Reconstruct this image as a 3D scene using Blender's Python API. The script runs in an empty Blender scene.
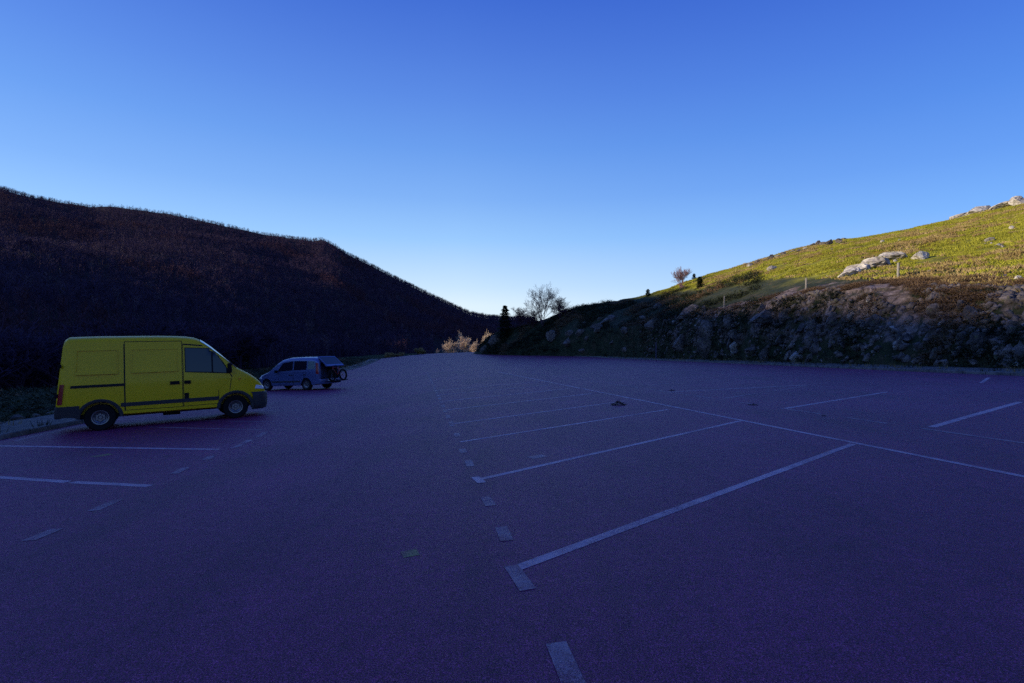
import bpy, bmesh, math, random
import numpy as np
from mathutils import Vector, Matrix
random.seed(7)
RNG = np.random.default_rng(11)
C = bpy.context.scene.collection
F = 512.0; HC = 1.6; CY = 341.5
R = math.radians

# ---------------------------------------------------------------- basics
def tag(o, label=None, cat=None, group=None, kind=None):
    if label: o['label'] = label
    if cat: o['category'] = cat
    if group: o['group'] = group
    if kind: o['kind'] = kind
    return o

def empty(name, loc, rotz=0, label=None, cat=None, group=None):
    o = bpy.data.objects.new(name, None); C.objects.link(o)
    o.location = loc; o.rotation_euler = (0, 0, rotz)
    o.empty_display_size = .2
    return tag(o, label, cat, group)

def link(name, me, mats=None, parent=None):
    o = bpy.data.objects.new(name, me); C.objects.link(o)
    if mats is not None:
        for m in (mats if isinstance(mats, (list, tuple)) else [mats]): me.materials.append(m)
    if parent is not None: o.parent = parent
    return o

def obj(name, bm, mats, parent=None, smooth=False, ang=None):
    me = bpy.data.meshes.new(name)
    bm.normal_update()
    bm.to_mesh(me); bm.free()
    if smooth:
        for p in me.polygons: p.use_smooth = True
        if ang is not None:
            try: me.set_sharp_from_angle(angle=R(ang))
            except Exception: pass
    return link(name, me, mats, parent)

def npmesh(name, V, T, mats, parent=None, smooth=False, midx=None, attrs=None):
    """V (n,3) floats, T (m,3 or 4) ints"""
    me = bpy.data.meshes.new(name)
    V = np.asarray(V, np.float32); T = np.asarray(T, np.int32)
    k = T.shape[1]
    me.vertices.add(len(V)); me.vertices.foreach_set('co', V.ravel())
    me.loops.add(T.size); me.loops.foreach_set('vertex_index', T.ravel())
    me.polygons.add(len(T)); me.polygons.foreach_set('loop_start', np.arange(0, T.size, k, dtype=np.int32))
    try: me.polygons.foreach_set('loop_total', np.full(len(T), k, dtype=np.int32))
    except Exception: pass
    if smooth: me.polygons.foreach_set('use_smooth', np.ones(len(T), bool))
    me.update(calc_edges=True)
    o = link(name, me, mats, parent)
    if midx is not None: me.polygons.foreach_set('material_index', np.asarray(midx, np.int32))
    for n, a in (attrs or {}).items():
        at = me.attributes.new(n, 'FLOAT', 'POINT'); at.data.foreach_set('value', np.asarray(a, np.float32))
    me.validate()
    return o

# ---------------------------------------------------------------- noise (vectorised value noise)
def _h(ix, iy, iz, s):
    n = (ix.astype(np.int64) * 374761393 + iy.astype(np.int64) * 668265263 + iz.astype(np.int64) * 2147483647 + s * 974634777) & 0xffffffff
    n = ((n ^ (n >> 13)) * 1274126177) & 0xffffffff
    n = (n ^ (n >> 16)) & 0xffffffff
    return n / 4294967295.0
def vnoise(x, y, z=None, s=0):
    x = np.asarray(x, float); y = np.asarray(y, float)
    z = np.zeros_like(x) if z is None else np.asarray(z, float)
    ix, iy, iz = np.floor(x), np.floor(y), np.floor(z)
    fx, fy, fz = x - ix, y - iy, z - iz
    fx, fy, fz = [f * f * (3 - 2 * f) for f in (fx, fy, fz)]
    r = 0
    for dx in (0, 1):
        for dy in (0, 1):
            for dz in (0, 1):
                w = (fx if dx else 1 - fx) * (fy if dy else 1 - fy) * (fz if dz else 1 - fz)
                r = r + w * _h(ix + dx, iy + dy, iz + dz, s)
    return r * 2 - 1
def fbm(x, y, z=None, o=4, s=0):
    r = 0; a = 1.; t = 0
    for k in range(o):
        r = r + a * vnoise(x * 2 ** k, y * 2 ** k, None if z is None else z * 2 ** k, s + k * 17); t += a; a *= .5
    return r / t
def sstep(a, b, x):
    t = np.clip((np.asarray(x, float) - a) / (b - a), 0, 1); return t * t * (3 - 2 * t)

# ---------------------------------------------------------------- materials
def nd(nt, t, **kw):
    n = nt.nodes.new(t)
    for k, v in kw.items():
        if k in n.inputs: n.inputs[k].default_value = v
        else: setattr(n, k, v)
    return n
def noise_node(nt, scale, detail=4, rough=.6, vec=None):
    n = nt.nodes.new('ShaderNodeTexNoise'); n.inputs['Scale'].default_value = scale
    n.inputs['Detail'].default_value = detail; n.inputs['Roughness'].default_value = rough
    if vec is not None: nt.links.new(vec, n.inputs['Vector'])
    return n
def ramp(nt, src, stops):
    r = nt.nodes.new('ShaderNodeValToRGB'); e = r.color_ramp.elements
    while len(e) > 1: e.remove(e[0])
    e[0].position = stops[0][0]; e[0].color = (*stops[0][1], 1)
    for p, c in stops[1:]:
        x = e.new(p); x.color = (*c, 1)
    nt.links.new(src, r.inputs['Fac']); return r
def mixc(nt, fac, a, b, mode='MIX'):
    m = nt.nodes.new('ShaderNodeMix'); m.data_type = 'RGBA'; m.blend_type = mode
    for s, v in ((0, fac), (6, a), (7, b)):
        if hasattr(v, 'links') or hasattr(v, 'is_output'): nt.links.new(v, m.inputs[s])
        elif isinstance(v, (int, float)): m.inputs[s].default_value = v
        else: m.inputs[s].default_value = (*v, 1)
    return m.outputs[2]
def newmat(name):
    m = bpy.data.materials.new(name); m.use_nodes = True
    nt = m.node_tree; b = nt.nodes['Principled BSDF']
    return m, nt, b
def mat(name, col, rough=.6, metal=0., var=.12, scale=6., bump=0., bscale=40., spec=.5, coat=0., alpha=1., emis=None, obj_space=True):
    m, nt, b = newmat(name)
    tc = nt.nodes.new('ShaderNodeTexCoord'); vec = tc.outputs['Object']
    n = noise_node(nt, scale, 5, .6, vec)
    lo = tuple(c * (1 - var) for c in col); hi = tuple(min(1, c * (1 + var)) for c in col)
    r = ramp(nt, n.outputs['Fac'], [(.3, lo), (.7, hi)])
    nt.links.new(r.outputs['Color'], b.inputs['Base Color'])
    b.inputs['Roughness'].default_value = rough; b.inputs['Metallic'].default_value = metal
    b.inputs['Specular IOR Level'].default_value = spec
    b.inputs['Coat Weight'].default_value = coat
    b.inputs['Coat Roughness'].default_value = .08
    if alpha < 1: b.inputs['Alpha'].default_value = alpha
    if bump:
        n2 = noise_node(nt, bscale, 6, .7, vec)
        bp = nt.nodes.new('ShaderNodeBump'); bp.inputs['Strength'].default_value = bump; bp.inputs['Distance'].default_value = .02
        nt.links.new(n2.outputs['Fac'], bp.inputs['Height']); nt.links.new(bp.outputs['Normal'], b.inputs['Normal'])
    return m

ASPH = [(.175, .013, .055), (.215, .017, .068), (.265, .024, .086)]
def asphalt_nodes(nt, b):
    geo = nt.nodes.new('ShaderNodeNewGeometry'); vec = geo.outputs['Position']
    fine = noise_node(nt, 105, 3, .8, vec)
    mid = noise_node(nt, 9, 4, .65, vec)
    big = noise_node(nt, .35, 5, .6, vec)
    vor = nt.nodes.new('ShaderNodeTexVoronoi'); vor.inputs['Scale'].default_value = 75; nt.links.new(vec, vor.inputs['Vector'])
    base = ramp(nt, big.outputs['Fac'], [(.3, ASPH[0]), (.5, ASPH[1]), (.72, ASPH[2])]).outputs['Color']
    r1 = ramp(nt, fine.outputs['Fac'], [(.34, (.10, .06, .06)), (.5, (.85, .95, .95)), (.62, (2.4, 4.6, 3.8))]).outputs['Color']
    c = mixc(nt, .9, base, r1, 'MULTIPLY')
    r2 = ramp(nt, mid.outputs['Fac'], [(.3, (.7, .7, .72)), (.7, (1.25, 1.22, 1.2))]).outputs['Color']
    c = mixc(nt, .8, c, r2, 'MULTIPLY')
    r3 = ramp(nt, vor.outputs['Distance'], [(.0, (1.5, 1.45, 1.4)), (.5, (.75, .75, .8))]).outputs['Color']
    c = mixc(nt, .6, c, r3, 'MULTIPLY')
    # long faint stains and repaired patches
    mp = nt.nodes.new('ShaderNodeMapping'); mp.inputs['Scale'].default_value = (.9, .12, 1); mp.inputs['Rotation'].default_value = (0, 0, R(-10.2))
    nt.links.new(vec, mp.inputs['Vector'])
    st = noise_node(nt, 1.1, 5, .6, mp.outputs['Vector'])
    r4 = ramp(nt, st.outputs['Fac'], [(.30, (.72, .72, .74)), (.48, (1, 1, 1)), (.75, (1.12, 1.08, 1.1))]).outputs['Color']
    c = mixc(nt, .9, c, r4, 'MULTIPLY')
    spot = noise_node(nt, .9, 2, .5, vec)
    r5 = ramp(nt, spot.outputs['Fac'], [(.22, (.45, .42, .42)), (.30, (1, 1, 1))]).outputs['Color']
    c = mixc(nt, .8, c, r5, 'MULTIPLY')
    bp = nt.nodes.new('ShaderNodeBump'); bp.inputs['Strength'].default_value = .55; bp.inputs['Distance'].default_value = .012
    nt.links.new(fine.outputs['Fac'], bp.inputs['Height']); nt.links.new(bp.outputs['Normal'], b.inputs['Normal'])
    b.inputs['Roughness'].default_value = .58; b.inputs['Specular IOR Level'].default_value = .40
    return c, vec, fine
def m_asphalt():
    m, nt, b = newmat('asphalt'); c, _, _ = asphalt_nodes(nt, b); nt.links.new(c, b.inputs['Base Color']); return m
def m_paint(name='road_paint', col=(.62, .62, .62), wear=.5):
    m, nt, b = newmat(name); c, vec, fine = asphalt_nodes(nt, b)
    w = noise_node(nt, 3.0, 7, .8, vec)
    big = noise_node(nt, .5, 3, .6, vec)
    add = nt.nodes.new('ShaderNodeMath'); add.operation = 'ADD'
    nt.links.new(w.outputs['Fac'], add.inputs[0])
    sc = nt.nodes.new('ShaderNodeMath'); sc.operation = 'MULTIPLY'; sc.inputs[1].default_value = .95
    nt.links.new(fine.outputs['Fac'], sc.inputs[0]); nt.links.new(sc.outputs[0], add.inputs[1])
    add2 = nt.nodes.new('ShaderNodeMath'); add2.operation = 'ADD'
    sc2 = nt.nodes.new('ShaderNodeMath'); sc2.operation = 'MULTIPLY'; sc2.inputs[1].default_value = .5
    nt.links.new(big.outputs['Fac'], sc2.inputs[0]); nt.links.new(add.outputs[0], add2.inputs[0]); nt.links.new(sc2.outputs[0], add2.inputs[1])
    nm_ = nt.nodes.new('ShaderNodeMath'); nm_.operation = 'MULTIPLY'; nm_.inputs[1].default_value = 1 / 2.45; nt.links.new(add2.outputs[0], nm_.inputs[0])
    mask = ramp(nt, nm_.outputs[0], [(wear - .07, (0, 0, 0)), (wear + .07, (1, 1, 1))]).outputs['Color']
    r = mixc(nt, mask, c, col)
    nt.links.new(r, b.inputs['Base Color'])
    return m
def m_rock(name='rock', a=(.16, .145, .13), bb=(.40, .37, .33), scale=1.2):
    m, nt, b = newmat(name)
    geo = nt.nodes.new('ShaderNodeNewGeometry'); vec = geo.outputs['Position']
    n = noise_node(nt, scale, 8, .68, vec)
    c = ramp(nt, n.outputs['Fac'], [(.28, tuple(x * .5 for x in a)), (.45, a), (.62, bb), (.8, tuple(min(1, x * 1.15) for x in bb))]).outputs['Color']
    v = nt.nodes.new('ShaderNodeTexVoronoi'); v.feature = 'DISTANCE_TO_EDGE'; v.inputs['Scale'].default_value = scale * .9; nt.links.new(vec, v.inputs['Vector'])
    cr = ramp(nt, v.outputs['Distance'], [(0, (.35, .33, .30)), (.06, (1, 1, 1))]).outputs['Color']
    c = mixc(nt, .75, c, cr, 'MULTIPLY')
    li = noise_node(nt, scale * 3.3, 5, .6, vec)
    lm = ramp(nt, li.outputs['Fac'], [(.58, (0, 0, 0)), (.68, (1, 1, 1))]).outputs['Color']
    c = mixc(nt, lm, c, (.16, .15, .075))
    nt.links.new(c, b.inputs['Base Color']); b.inputs['Roughness'].default_value = .9
    bp = nt.nodes.new('ShaderNodeBump'); bp.inputs['Strength'].default_value = .9; bp.inputs['Distance'].default_value = .12
    nt.links.new(n.outputs['Fac'], bp.inputs['Height']); nt.links.new(bp.outputs['Normal'], b.inputs['Normal'])
    return m
def m_kerb():
    m, nt, b = newmat('kerb_stone'); geo = nt.nodes.new('ShaderNodeNewGeometry'); vec = geo.outputs['Position']
    n = noise_node(nt, 2.2, 6, .7, vec); c = ramp(nt, n.outputs['Fac'], [(.32, (.06, .05, .045)), (.5, (.15, .125, .11)), (.7, (.24, .205, .185))]).outputs['Color']
    mp = nt.nodes.new('ShaderNodeMapping'); mp.inputs['Scale'].default_value = (.001, 1.0, .001); nt.links.new(vec, mp.inputs['Vector'])
    sx = nt.nodes.new('ShaderNodeSeparateXYZ'); nt.links.new(mp.outputs[0], sx.inputs[0])
    fr = nt.nodes.new('ShaderNodeMath'); fr.operation = 'FRACT'; nt.links.new(sx.outputs['Y'], fr.inputs[0])
    j = ramp(nt, fr.outputs[0], [(.0, (.12, .11, .10)), (.03, (1, 1, 1)), (.97, (1, 1, 1)), (1., (.12, .11, .10))]).outputs['Color']
    c = mixc(nt, 1., c, j, 'MULTIPLY'); nt.links.new(c, b.inputs['Base Color']); b.inputs['Roughness'].default_value = .9
    bp = nt.nodes.new('ShaderNodeBump'); bp.inputs['Strength'].default_value = .6; bp.inputs['Distance'].default_value = .02
    nt.links.new(n.outputs['Fac'], bp.inputs['Height']); nt.links.new(bp.outputs['Normal'], b.inputs['Normal'])
    return m
def m_hill():
    m, nt, b = newmat('hill_ground')
    geo = nt.nodes.new('ShaderNodeNewGeometry'); vec = geo.outputs['Position']
    at = nt.nodes.new('ShaderNodeAttribute'); at.attribute_name = 'rocky'
    at2 = nt.nodes.new('ShaderNodeAttribute'); at2.attribute_name = 'scrub'  # mask for dark scrub, also painting shade onto the slope
    big = noise_node(nt, .09, 5, .65, vec); mid = noise_node(nt, .7, 7, .7, vec); fine = noise_node(nt, 4, 6, .75, vec)
    g = ramp(nt, mid.outputs['Fac'], [(.30, (.10, .072, .012)), (.44, (.19, .18, .014)), (.55, (.29, .275, .020)), (.70, (.38, .34, .06))]).outputs['Color']
    g2 = ramp(nt, big.outputs['Fac'], [(.36, (.72, .48, .45)), (.48, (1, 1, 1)), (.7, (1.1, 1.12, .95))]).outputs['Color']
    g = mixc(nt, 1., g, g2, 'MULTIPLY')
    f = ramp(nt, fine.outputs['Fac'], [(.3, (.5, .48, .42)), (.65, (1.25, 1.22, 1.15))]).outputs['Color']
    g = mixc(nt, .8, g, f, 'MULTIPLY')
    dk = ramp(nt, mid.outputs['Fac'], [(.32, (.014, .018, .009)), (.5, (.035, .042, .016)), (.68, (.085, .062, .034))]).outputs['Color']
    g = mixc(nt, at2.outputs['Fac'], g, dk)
    rn = noise_node(nt, 1.6, 8, .7, vec)
    rk = ramp(nt, rn.outputs['Fac'], [(.30, (.03, .02, .014)), (.44, (.13, .09, .065)), (.58, (.28, .20, .165)), (.74, (.46, .36, .31))]).outputs['Color']
    v = nt.nodes.new('ShaderNodeTexVoronoi'); v.feature = 'DISTANCE_TO_EDGE'; v.inputs['Scale'].default_value = .85; nt.links.new(vec, v.inputs['Vector'])
    cr = ramp(nt, v.outputs['Distance'], [(0, (.2, .19, .17)), (.09, (1, 1, 1))]).outputs['Color']
    rk = mixc(nt, .8, rk, cr, 'MULTIPLY')
    pn = noise_node(nt, .45, 7, .72, vec)
    add = nt.nodes.new('ShaderNodeMath'); add.operation = 'ADD'; nt.links.new(pn.outputs['Fac'], add.inputs[0]); nt.links.new(at.outputs['Fac'], add.inputs[1])
    mk = ramp(nt, add.outputs[0], [(.86, (0, 0, 0)), (.97, (1, 1, 1))]).outputs['Color']
    c = mixc(nt, mk, g, rk)
    nt.links.new(c, b.inputs['Base Color']); b.inputs['Roughness'].default_value = .95; b.inputs['Specular IOR Level'].default_value = .2
    bp = nt.nodes.new('ShaderNodeBump'); bp.inputs['Strength'].default_value = 1.; bp.inputs['Distance'].default_value = .25
    nt.links.new(mid.outputs['Fac'], bp.inputs['Height']); nt.links.new(bp.outputs['Normal'], b.inputs['Normal'])
    return m
def m_terrain():
    m, nt, b = newmat('mountain_ground')
    geo = nt.nodes.new('ShaderNodeNewGeometry'); vec = geo.outputs['Position']
    n = noise_node(nt, .06, 8, .7, vec); n2 = noise_node(nt, 1.3, 6, .7, vec)
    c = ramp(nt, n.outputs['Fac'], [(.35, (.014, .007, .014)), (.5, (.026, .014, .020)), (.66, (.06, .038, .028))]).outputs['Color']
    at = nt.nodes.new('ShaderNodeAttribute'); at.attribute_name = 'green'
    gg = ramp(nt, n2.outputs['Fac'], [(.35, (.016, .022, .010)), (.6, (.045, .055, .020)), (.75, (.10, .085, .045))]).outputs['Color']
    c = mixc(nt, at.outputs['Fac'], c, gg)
    f = ramp(nt, n2.outputs['Fac'], [(.3, (.5, .5, .5)), (.7, (1.4, 1.4, 1.4))]).outputs['Color']
    c = mixc(nt, .8, c, f, 'MULTIPLY')
    nt.links.new(c, b.inputs['Base Color']); b.inputs['Roughness'].default_value = 1; b.inputs['Specular IOR Level'].default_value = .1
    bp = nt.nodes.new('ShaderNodeBump'); bp.inputs['Strength'].default_value = 1; bp.inputs['Distance'].default_value = .4
    nt.links.new(n2.outputs['Fac'], bp.inputs['Height']); nt.links.new(bp.outputs['Normal'], b.inputs['Normal'])
    return m

def m_leaf(name, a, b_, sc=3):
    m, nt, b = newmat(name)
    geo = nt.nodes.new('ShaderNodeNewGeometry')
    n = noise_node(nt, sc, 3, .6, geo.outputs['Position'])
    c = ramp(nt, n.outputs['Fac'], [(.35, a), (.65, b_)]).outputs['Color']
    nt.links.new(c, b.inputs['Base Color']); b.inputs['Roughness'].default_value = .85; b.inputs['Specular IOR Level'].default_value = .2
    return m

M = dict(
    asphalt=m_asphalt(), paint=m_paint('road_paint', (.62, .37, .41), .455), faint=m_paint('worn_paint', (.44, .26, .29), .503),
    ochre=m_paint('ochre_paint', (.34, .32, .08), .49),
    kerb=m_kerb(),
    verge=mat('verge_gravel', (.13, .105, .09), .95, var=.5, scale=3, bump=.8, bscale=22),
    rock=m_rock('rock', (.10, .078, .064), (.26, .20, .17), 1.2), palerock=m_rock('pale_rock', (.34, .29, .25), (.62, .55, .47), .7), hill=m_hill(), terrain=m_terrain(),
    yellow=mat('yellow_paint', (.72, .45, .003), .36, var=.05, scale=2, coat=.06, spec=.25),
    grey_trim=mat('grey_plastic', (.022, .017, .020), .65, var=.1),
    black=mat('black_rubber', (.008, .007, .008), .85, var=.2, spec=.2),
    seam=mat('dark_gap', (.010, .010, .010), .9),
    glass=mat('tinted_glass', (.012, .010, .020), .08, spec=.5, var=.02),
    glass_sky_tint=mat('sky_tint_glass', (.20, .24, .22), .04, spec=1., var=.02, coat=1.),  # base colour lightened to paint the reflected sky into the glass
    red=mat('red_lens', (.30, .012, .014), .25, var=.1),
    lens=mat('headlight_glass', (.75, .77, .78), .12, var=.05, coat=1.),
    amber=mat('amber_lens', (.6, .2, .02), .2),
    steel=mat('wheel_steel', (.20, .18, .19), .35, metal=.7, var=.1),
    blue=mat('blue_metallic_paint', (.11, .135, .30), .3, metal=.35, var=.05, coat=.5),
    redframe=mat('red_frame_paint', (.35, .02, .02), .35),
    plate=mat('plate_white', (.7, .7, .68), .5),
    bark=mat('bare_bark', (.055, .033, .060), .95, var=.3, scale=.3, spec=.1),
    barkpale=mat('pale_bark', (.20, .14, .11), .9, var=.2, scale=.3, spec=.1),
    barktan=mat('tan_twigs', (.52, .38, .27), .9, var=.25, scale=.3, spec=.1),
    barkred=mat('reddish_twigs', (.11, .05, .06), .9, var=.25, scale=.3, spec=.1),
    purple=mat('purple_twigs', (.15, .085, .095), .9, var=.2, scale=.3, spec=.1),
    wood=mat('weathered_post', (.24, .21, .18), .9, var=.2),
    conifer=m_leaf('conifer_needles', (.010, .020, .008), (.030, .050, .016)),
    scrub=m_leaf('scrub_leaves', (.012, .018, .008), (.045, .050, .020), .8),
    scrubbrown=m_leaf('brown_scrub', (.09, .050, .026), (.20, .12, .06), .8),
    grass=m_leaf('grass_blades', (.175, .168, .014), (.34, .315, .036), .5),
    drygrass=m_leaf('dry_grass', (.20, .13, .045), (.38, .27, .12), .5),
    debris=mat('dark_litter', (.022, .018, .014), .95, var=.4, scale=20),
)

# ---------------------------------------------------------------- lot geometry in world metres
def G(X, Y):
    X = np.asarray(X, float); Y = np.asarray(Y, float)
    t = np.clip((Y - 60) / 90, 0, 1)
    z = .037 * X - .0225 * Y + 2.3 * t * t
    return z - np.where(Y > 150, .0015 * (np.clip(Y, 150, 260) - 150) ** 2 * .6 + .0 * Y, 0)
def Gf(x, y): return float(G(x, y))
_LY = [-60, 130, 140, 150, 175]; _LX = [(-9.73 + .177 * 60) / .984, (-9.73 - .177 * 130) / .984, -31.0, -24.5, -17.5]
_RY = [-60, 5, 19.5, 25.3, 51, 70, 92, 110, 128, 140, 150, 175]; _RX = [23, 20.3, 19.5, 19.2, 18.8, 18.0, 15, 10, 2, -5, -8.5, -10]
def XL(Y): return np.interp(Y, _LY, _LX)
def XR(Y): return np.interp(Y, _RY, _RX)
U = np.array((-.177, .984)); V2 = np.array((.984, .177))
def px2ground(x, y):
    yv = 353 - .037 * (x - 512); Y = F * HC / (y - yv); return (x - 512) / F * Y, Y

ysam = np.concatenate([np.arange(-60, 60, 1.5), np.arange(60, 176, 2.5)])
nc = 40
Xg = []; Yg = []
for y in ysam:
    xl, xr = XL(y), XR(y); Xg.append(np.linspace(xl, xr, nc)); Yg.append(np.full(nc, y))
Xg = np.array(Xg); Yg = np.array(Yg)
def gridquads(r, c):
    i = np.arange(r - 1)[:, None] * c + np.arange(c - 1)[None]; i = i.ravel()
    return np.stack([i, i + 1, i + c + 1, i + c], 1)
lot = npmesh('parking_lot', np.stack([Xg, Yg, G(Xg, Yg)], -1).reshape(-1, 3), gridquads(len(ysam), nc), M['asphalt'], smooth=True)
tag(lot, kind='structure')

def strip_line(bm, p0, p1, w, lift=.0025, mi=0, n=None, jit=0.):
    p0 = Vector((p0[0], p0[1])); p1 = Vector((p1[0], p1[1])); d = (p1 - p0); L = d.length; d.normalize(); nrm = Vector((-d.y, d.x))
    n = n or max(1, int(L / 1.0)); prev = None
    for k in range(n + 1):
        p = p0 + d * (L * k / n); ww = w * (1 + jit * random.uniform(-1, 1))
        a = p + nrm * ww / 2; b = p - nrm * ww / 2
        va = bm.verts.new((a.x, a.y, Gf(a.x, a.y) + lift)); vb = bm.verts.new((b.x, b.y, Gf(b.x, b.y) + lift))
        if prev: f = bm.faces.new((prev[0], prev[1], vb, va)); f.material_index = mi
        prev = (va, vb)
def uv(u, v): return (U[0] * u + V2[0] * v, U[1] * u + V2[1] * v)
def dirpt(p, ang, L): return (p[0] + math.cos(R(ang)) * L, p[1] + math.sin(R(ang)) * L)
bm = bmesh.new()
A = px2ground
# centre block stall lines (angled), from measured corners
starts = [A(512, 570), A(477, 480), A(460, 442), A(452, 424)]
for i, s in enumerate(starts):
    e = {0: A(853, 444), 1: A(740, 421), 2: A(668, 409.5)}.get(i, dirpt(s, 38, 6.2))
    strip_line(bm, s, e, .10, mi=0 if i < 2 else 1 if i > 4 else 0, jit=.04)
u0 = 11.9
for k in range(1, 14):
    s = uv(u0 + .25 + 2.95 * k, .73); strip_line(bm, s, dirpt(s, 38, 6.2), .12, mi=1 if k > 4 else 0)
# long line along the backs of the bays
strip_line(bm, uv(-8, 6.66), uv(44, 6.70), .10, lift=.0035)
# second, worn long line with a gap
for a, b, mi in ((-8, 7.6, 1), (8.3, 9.3, 1), (9.9, 11.2, 1), (12.0, 13.0, 1), (14.2, 19, 1), (19.5, 60, 1)):
    strip_line(bm, uv(a, 8.72), uv(b, 8.72), .10, lift=.003, mi=mi)
# right-hand stall lines
for (a, b, mi) in ((A(932, 427), A(1020, 402), 0), (A(782, 409), A(887, 392), 0)):
    strip_line(bm, a, b, .13, mi=mi)
for k, (a, b) in enumerate(((A(667, 392), A(807, 385)), (A(723, 398.5), A(806, 386)), (A(640, 386), A(720, 379)), (A(1115, 452), A(1180, 420)))):
    strip_line(bm, a, b, .12, mi=0 if k == 0 else 1)
strip_line(bm, A(981, 383), A(989, 377.5), .11, mi=0)
# left stall lines
strip_line(bm, A(0, 446), A(220, 449.5), .12, mi=0)
strip_line(bm, dirpt(A(0, 446), 161, 1.6), A(0, 446), .12, mi=0)
strip_line(bm, dirpt(A(0, 478), 161, 4), A(68, 482), .12, mi=0); strip_line(bm, A(72, 482.2), A(150, 486), .12, mi=0)
strip_line(bm, A(150, 427), A(262, 430), .10, mi=1)
strip_line(bm, A(15, 441), A(62, 430), .10, mi=1)
for k in range(1, 9):
    s = uv(11.6 + 2.9 * k, -3.7); strip_line(bm, s, dirpt(s, 160, 6.4), .10, mi=1)
# dashes
for (a, b) in (((507, 541), (501, 527)), ((491, 506), (485, 497)), ((470.5, 466.5), (468, 460)), ((464, 453), (462, 449)), ((458, 437), (456.5, 433)), ((528, 590), (521, 580)), ((583, 706), (556, 643))):
    strip_line(bm, A(*a), A(*b), .115, lift=.0035, mi=1)
strip_line(bm, A(521, 580), A(511, 566), .11, lift=.0035, mi=1)
for k in range(30): strip_line(bm, uv(11.6 + 1.45 * k, .72), uv(12.4 + 1.45 * k, .72), .12, lift=.0035, mi=1)
strip_line(bm, A(482, 483), A(475, 477), .11, lift=.0035, mi=0)
for (a, b) in (((212, 456), (206, 460)), ((187, 467), (174, 474)), ((118, 500), (93, 511)), ((57, 529), (28, 541)), ((232, 449), (250, 440)), ((258, 437), (266, 432))):
    strip_line(bm, A(*a), A(*b), .13, lift=.0035, mi=1)
strip_line(bm, A(402, 555), A(418, 552), .14, mi=2); strip_line(bm, A(93, 457), A(111, 454), .2, mi=2)
strip_line(bm, A(530, 458), A(545, 455.5), .2, mi=1)
o = obj('road_markings', bm, [M['paint'], M['faint'], M['ochre']]); tag(o, kind='structure')

# kerbs and verges follow the lot edge
def edge_strip(name, fx, sgn, prof, y0, y1, m, step=1.0, jit=0, gaps=None):
    ys = np.arange(y0, y1, step); V = []; rows = 0
    for y in ys:
        x = float(fx(y)); dx = float(fx(y + .5) - fx(y - .5)); n = Vector((1, -dx)).normalized() * sgn
        for (d, z) in prof:
            j = jit * random.uniform(-1, 1)
            px, py = x + n.x * d, y + n.y * d
            V.append((px + n.x * j, py, Gf(px, py) + z + j * .3))
        rows += 1
    return npmesh(name, V, gridquads(rows, len(prof))[:, ::(1 if sgn > 0 else -1)], m)
kerbprof = [(.0, -.05), (.01, .10), (.03, .125), (.16, .125), (.17, -.05)]
tag(edge_strip('kerb', XR, 1, kerbprof, -50, 125, M['kerb'], .8, .012), kind='structure')
tag(edge_strip('kerb', XL, -1, kerbprof, -50, 120, M['kerb'], .8, .012), kind='structure')
vp = [(.17, .09), (.5, .10), (1.0, .12), (1.6, .11), (2.2, .13), (2.8, .05), (3.3, -.6)]
tag(edge_strip('verge', XR, 1, vp, -50, 128, M['verge'], .5, .03), kind='structure')
tag(edge_strip('verge', XL, -1, vp, -50, 128, M['verge'], .5, .03), kind='structure')

# ---------------------------------------------------------------- mountain terrain (one sheet, whole surroundings)
def pxp(x, y, Y): return ((x - 512) / F * Y, Y, HC - (y - CY) / F * Y)
ridge = [(-330, -560, 120), (-520, -300, 150), (-560, -105, 160), (-560, -45, 162), (-560, 0, 170), (-562, 58, 168), (-570, 112, 112), (-575, 200, 95), (-590, 320, 98), (-545, 415, 118),  # unseen left ridge, heights shaped to shade the lot and let sun past
         pxp(-60, 178, 490), pxp(0, 189, 490), pxp(30, 197, 500), pxp(90, 207, 520), pxp(110, 206, 522), pxp(170, 214, 535), pxp(230, 227, 545), pxp(262, 234, 555), pxp(312, 241, 560),
         pxp(322, 239.5, 560), pxp(332, 244, 560), pxp(345, 253, 562), pxp(370, 265, 570), pxp(400, 281, 580), pxp(440, 300, 600), pxp(470, 315, 620), pxp(490, 319, 650), pxp(512, 320, 680),
         (150, 700, 28), (500, 560, 25), (620, 0, 25), (350, -520, 40), (0, -600, 80)]
rz = sorted((math.atan2(x, y), math.hypot(x, y), z) for x, y, z in ridge)
rA = np.array([r[0] for r in rz]); rR = np.array([r[1] for r in rz]); rZ = np.array([r[2] for r in rz])
rA = np.concatenate([[rA[-1] - 2 * math.pi], rA, [rA[0] + 2 * math.pi]]); rR = np.concatenate([[rR[-1]], rR, [rR[0]]]); rZ = np.concatenate([[rZ[-1]], rZ, [rZ[0]]])
bA = np.radians([-180, -120, -80, -45, -30, -15, -5, 3, 20, 60, 180]); bR = np.array([120, 90, 85, 85, 110, 190, 240, 300, 260, 200, 120]); bZ = np.array([2, 1, -2, -4, -6, -8, -8, -8, -8, 0, 2])
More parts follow.
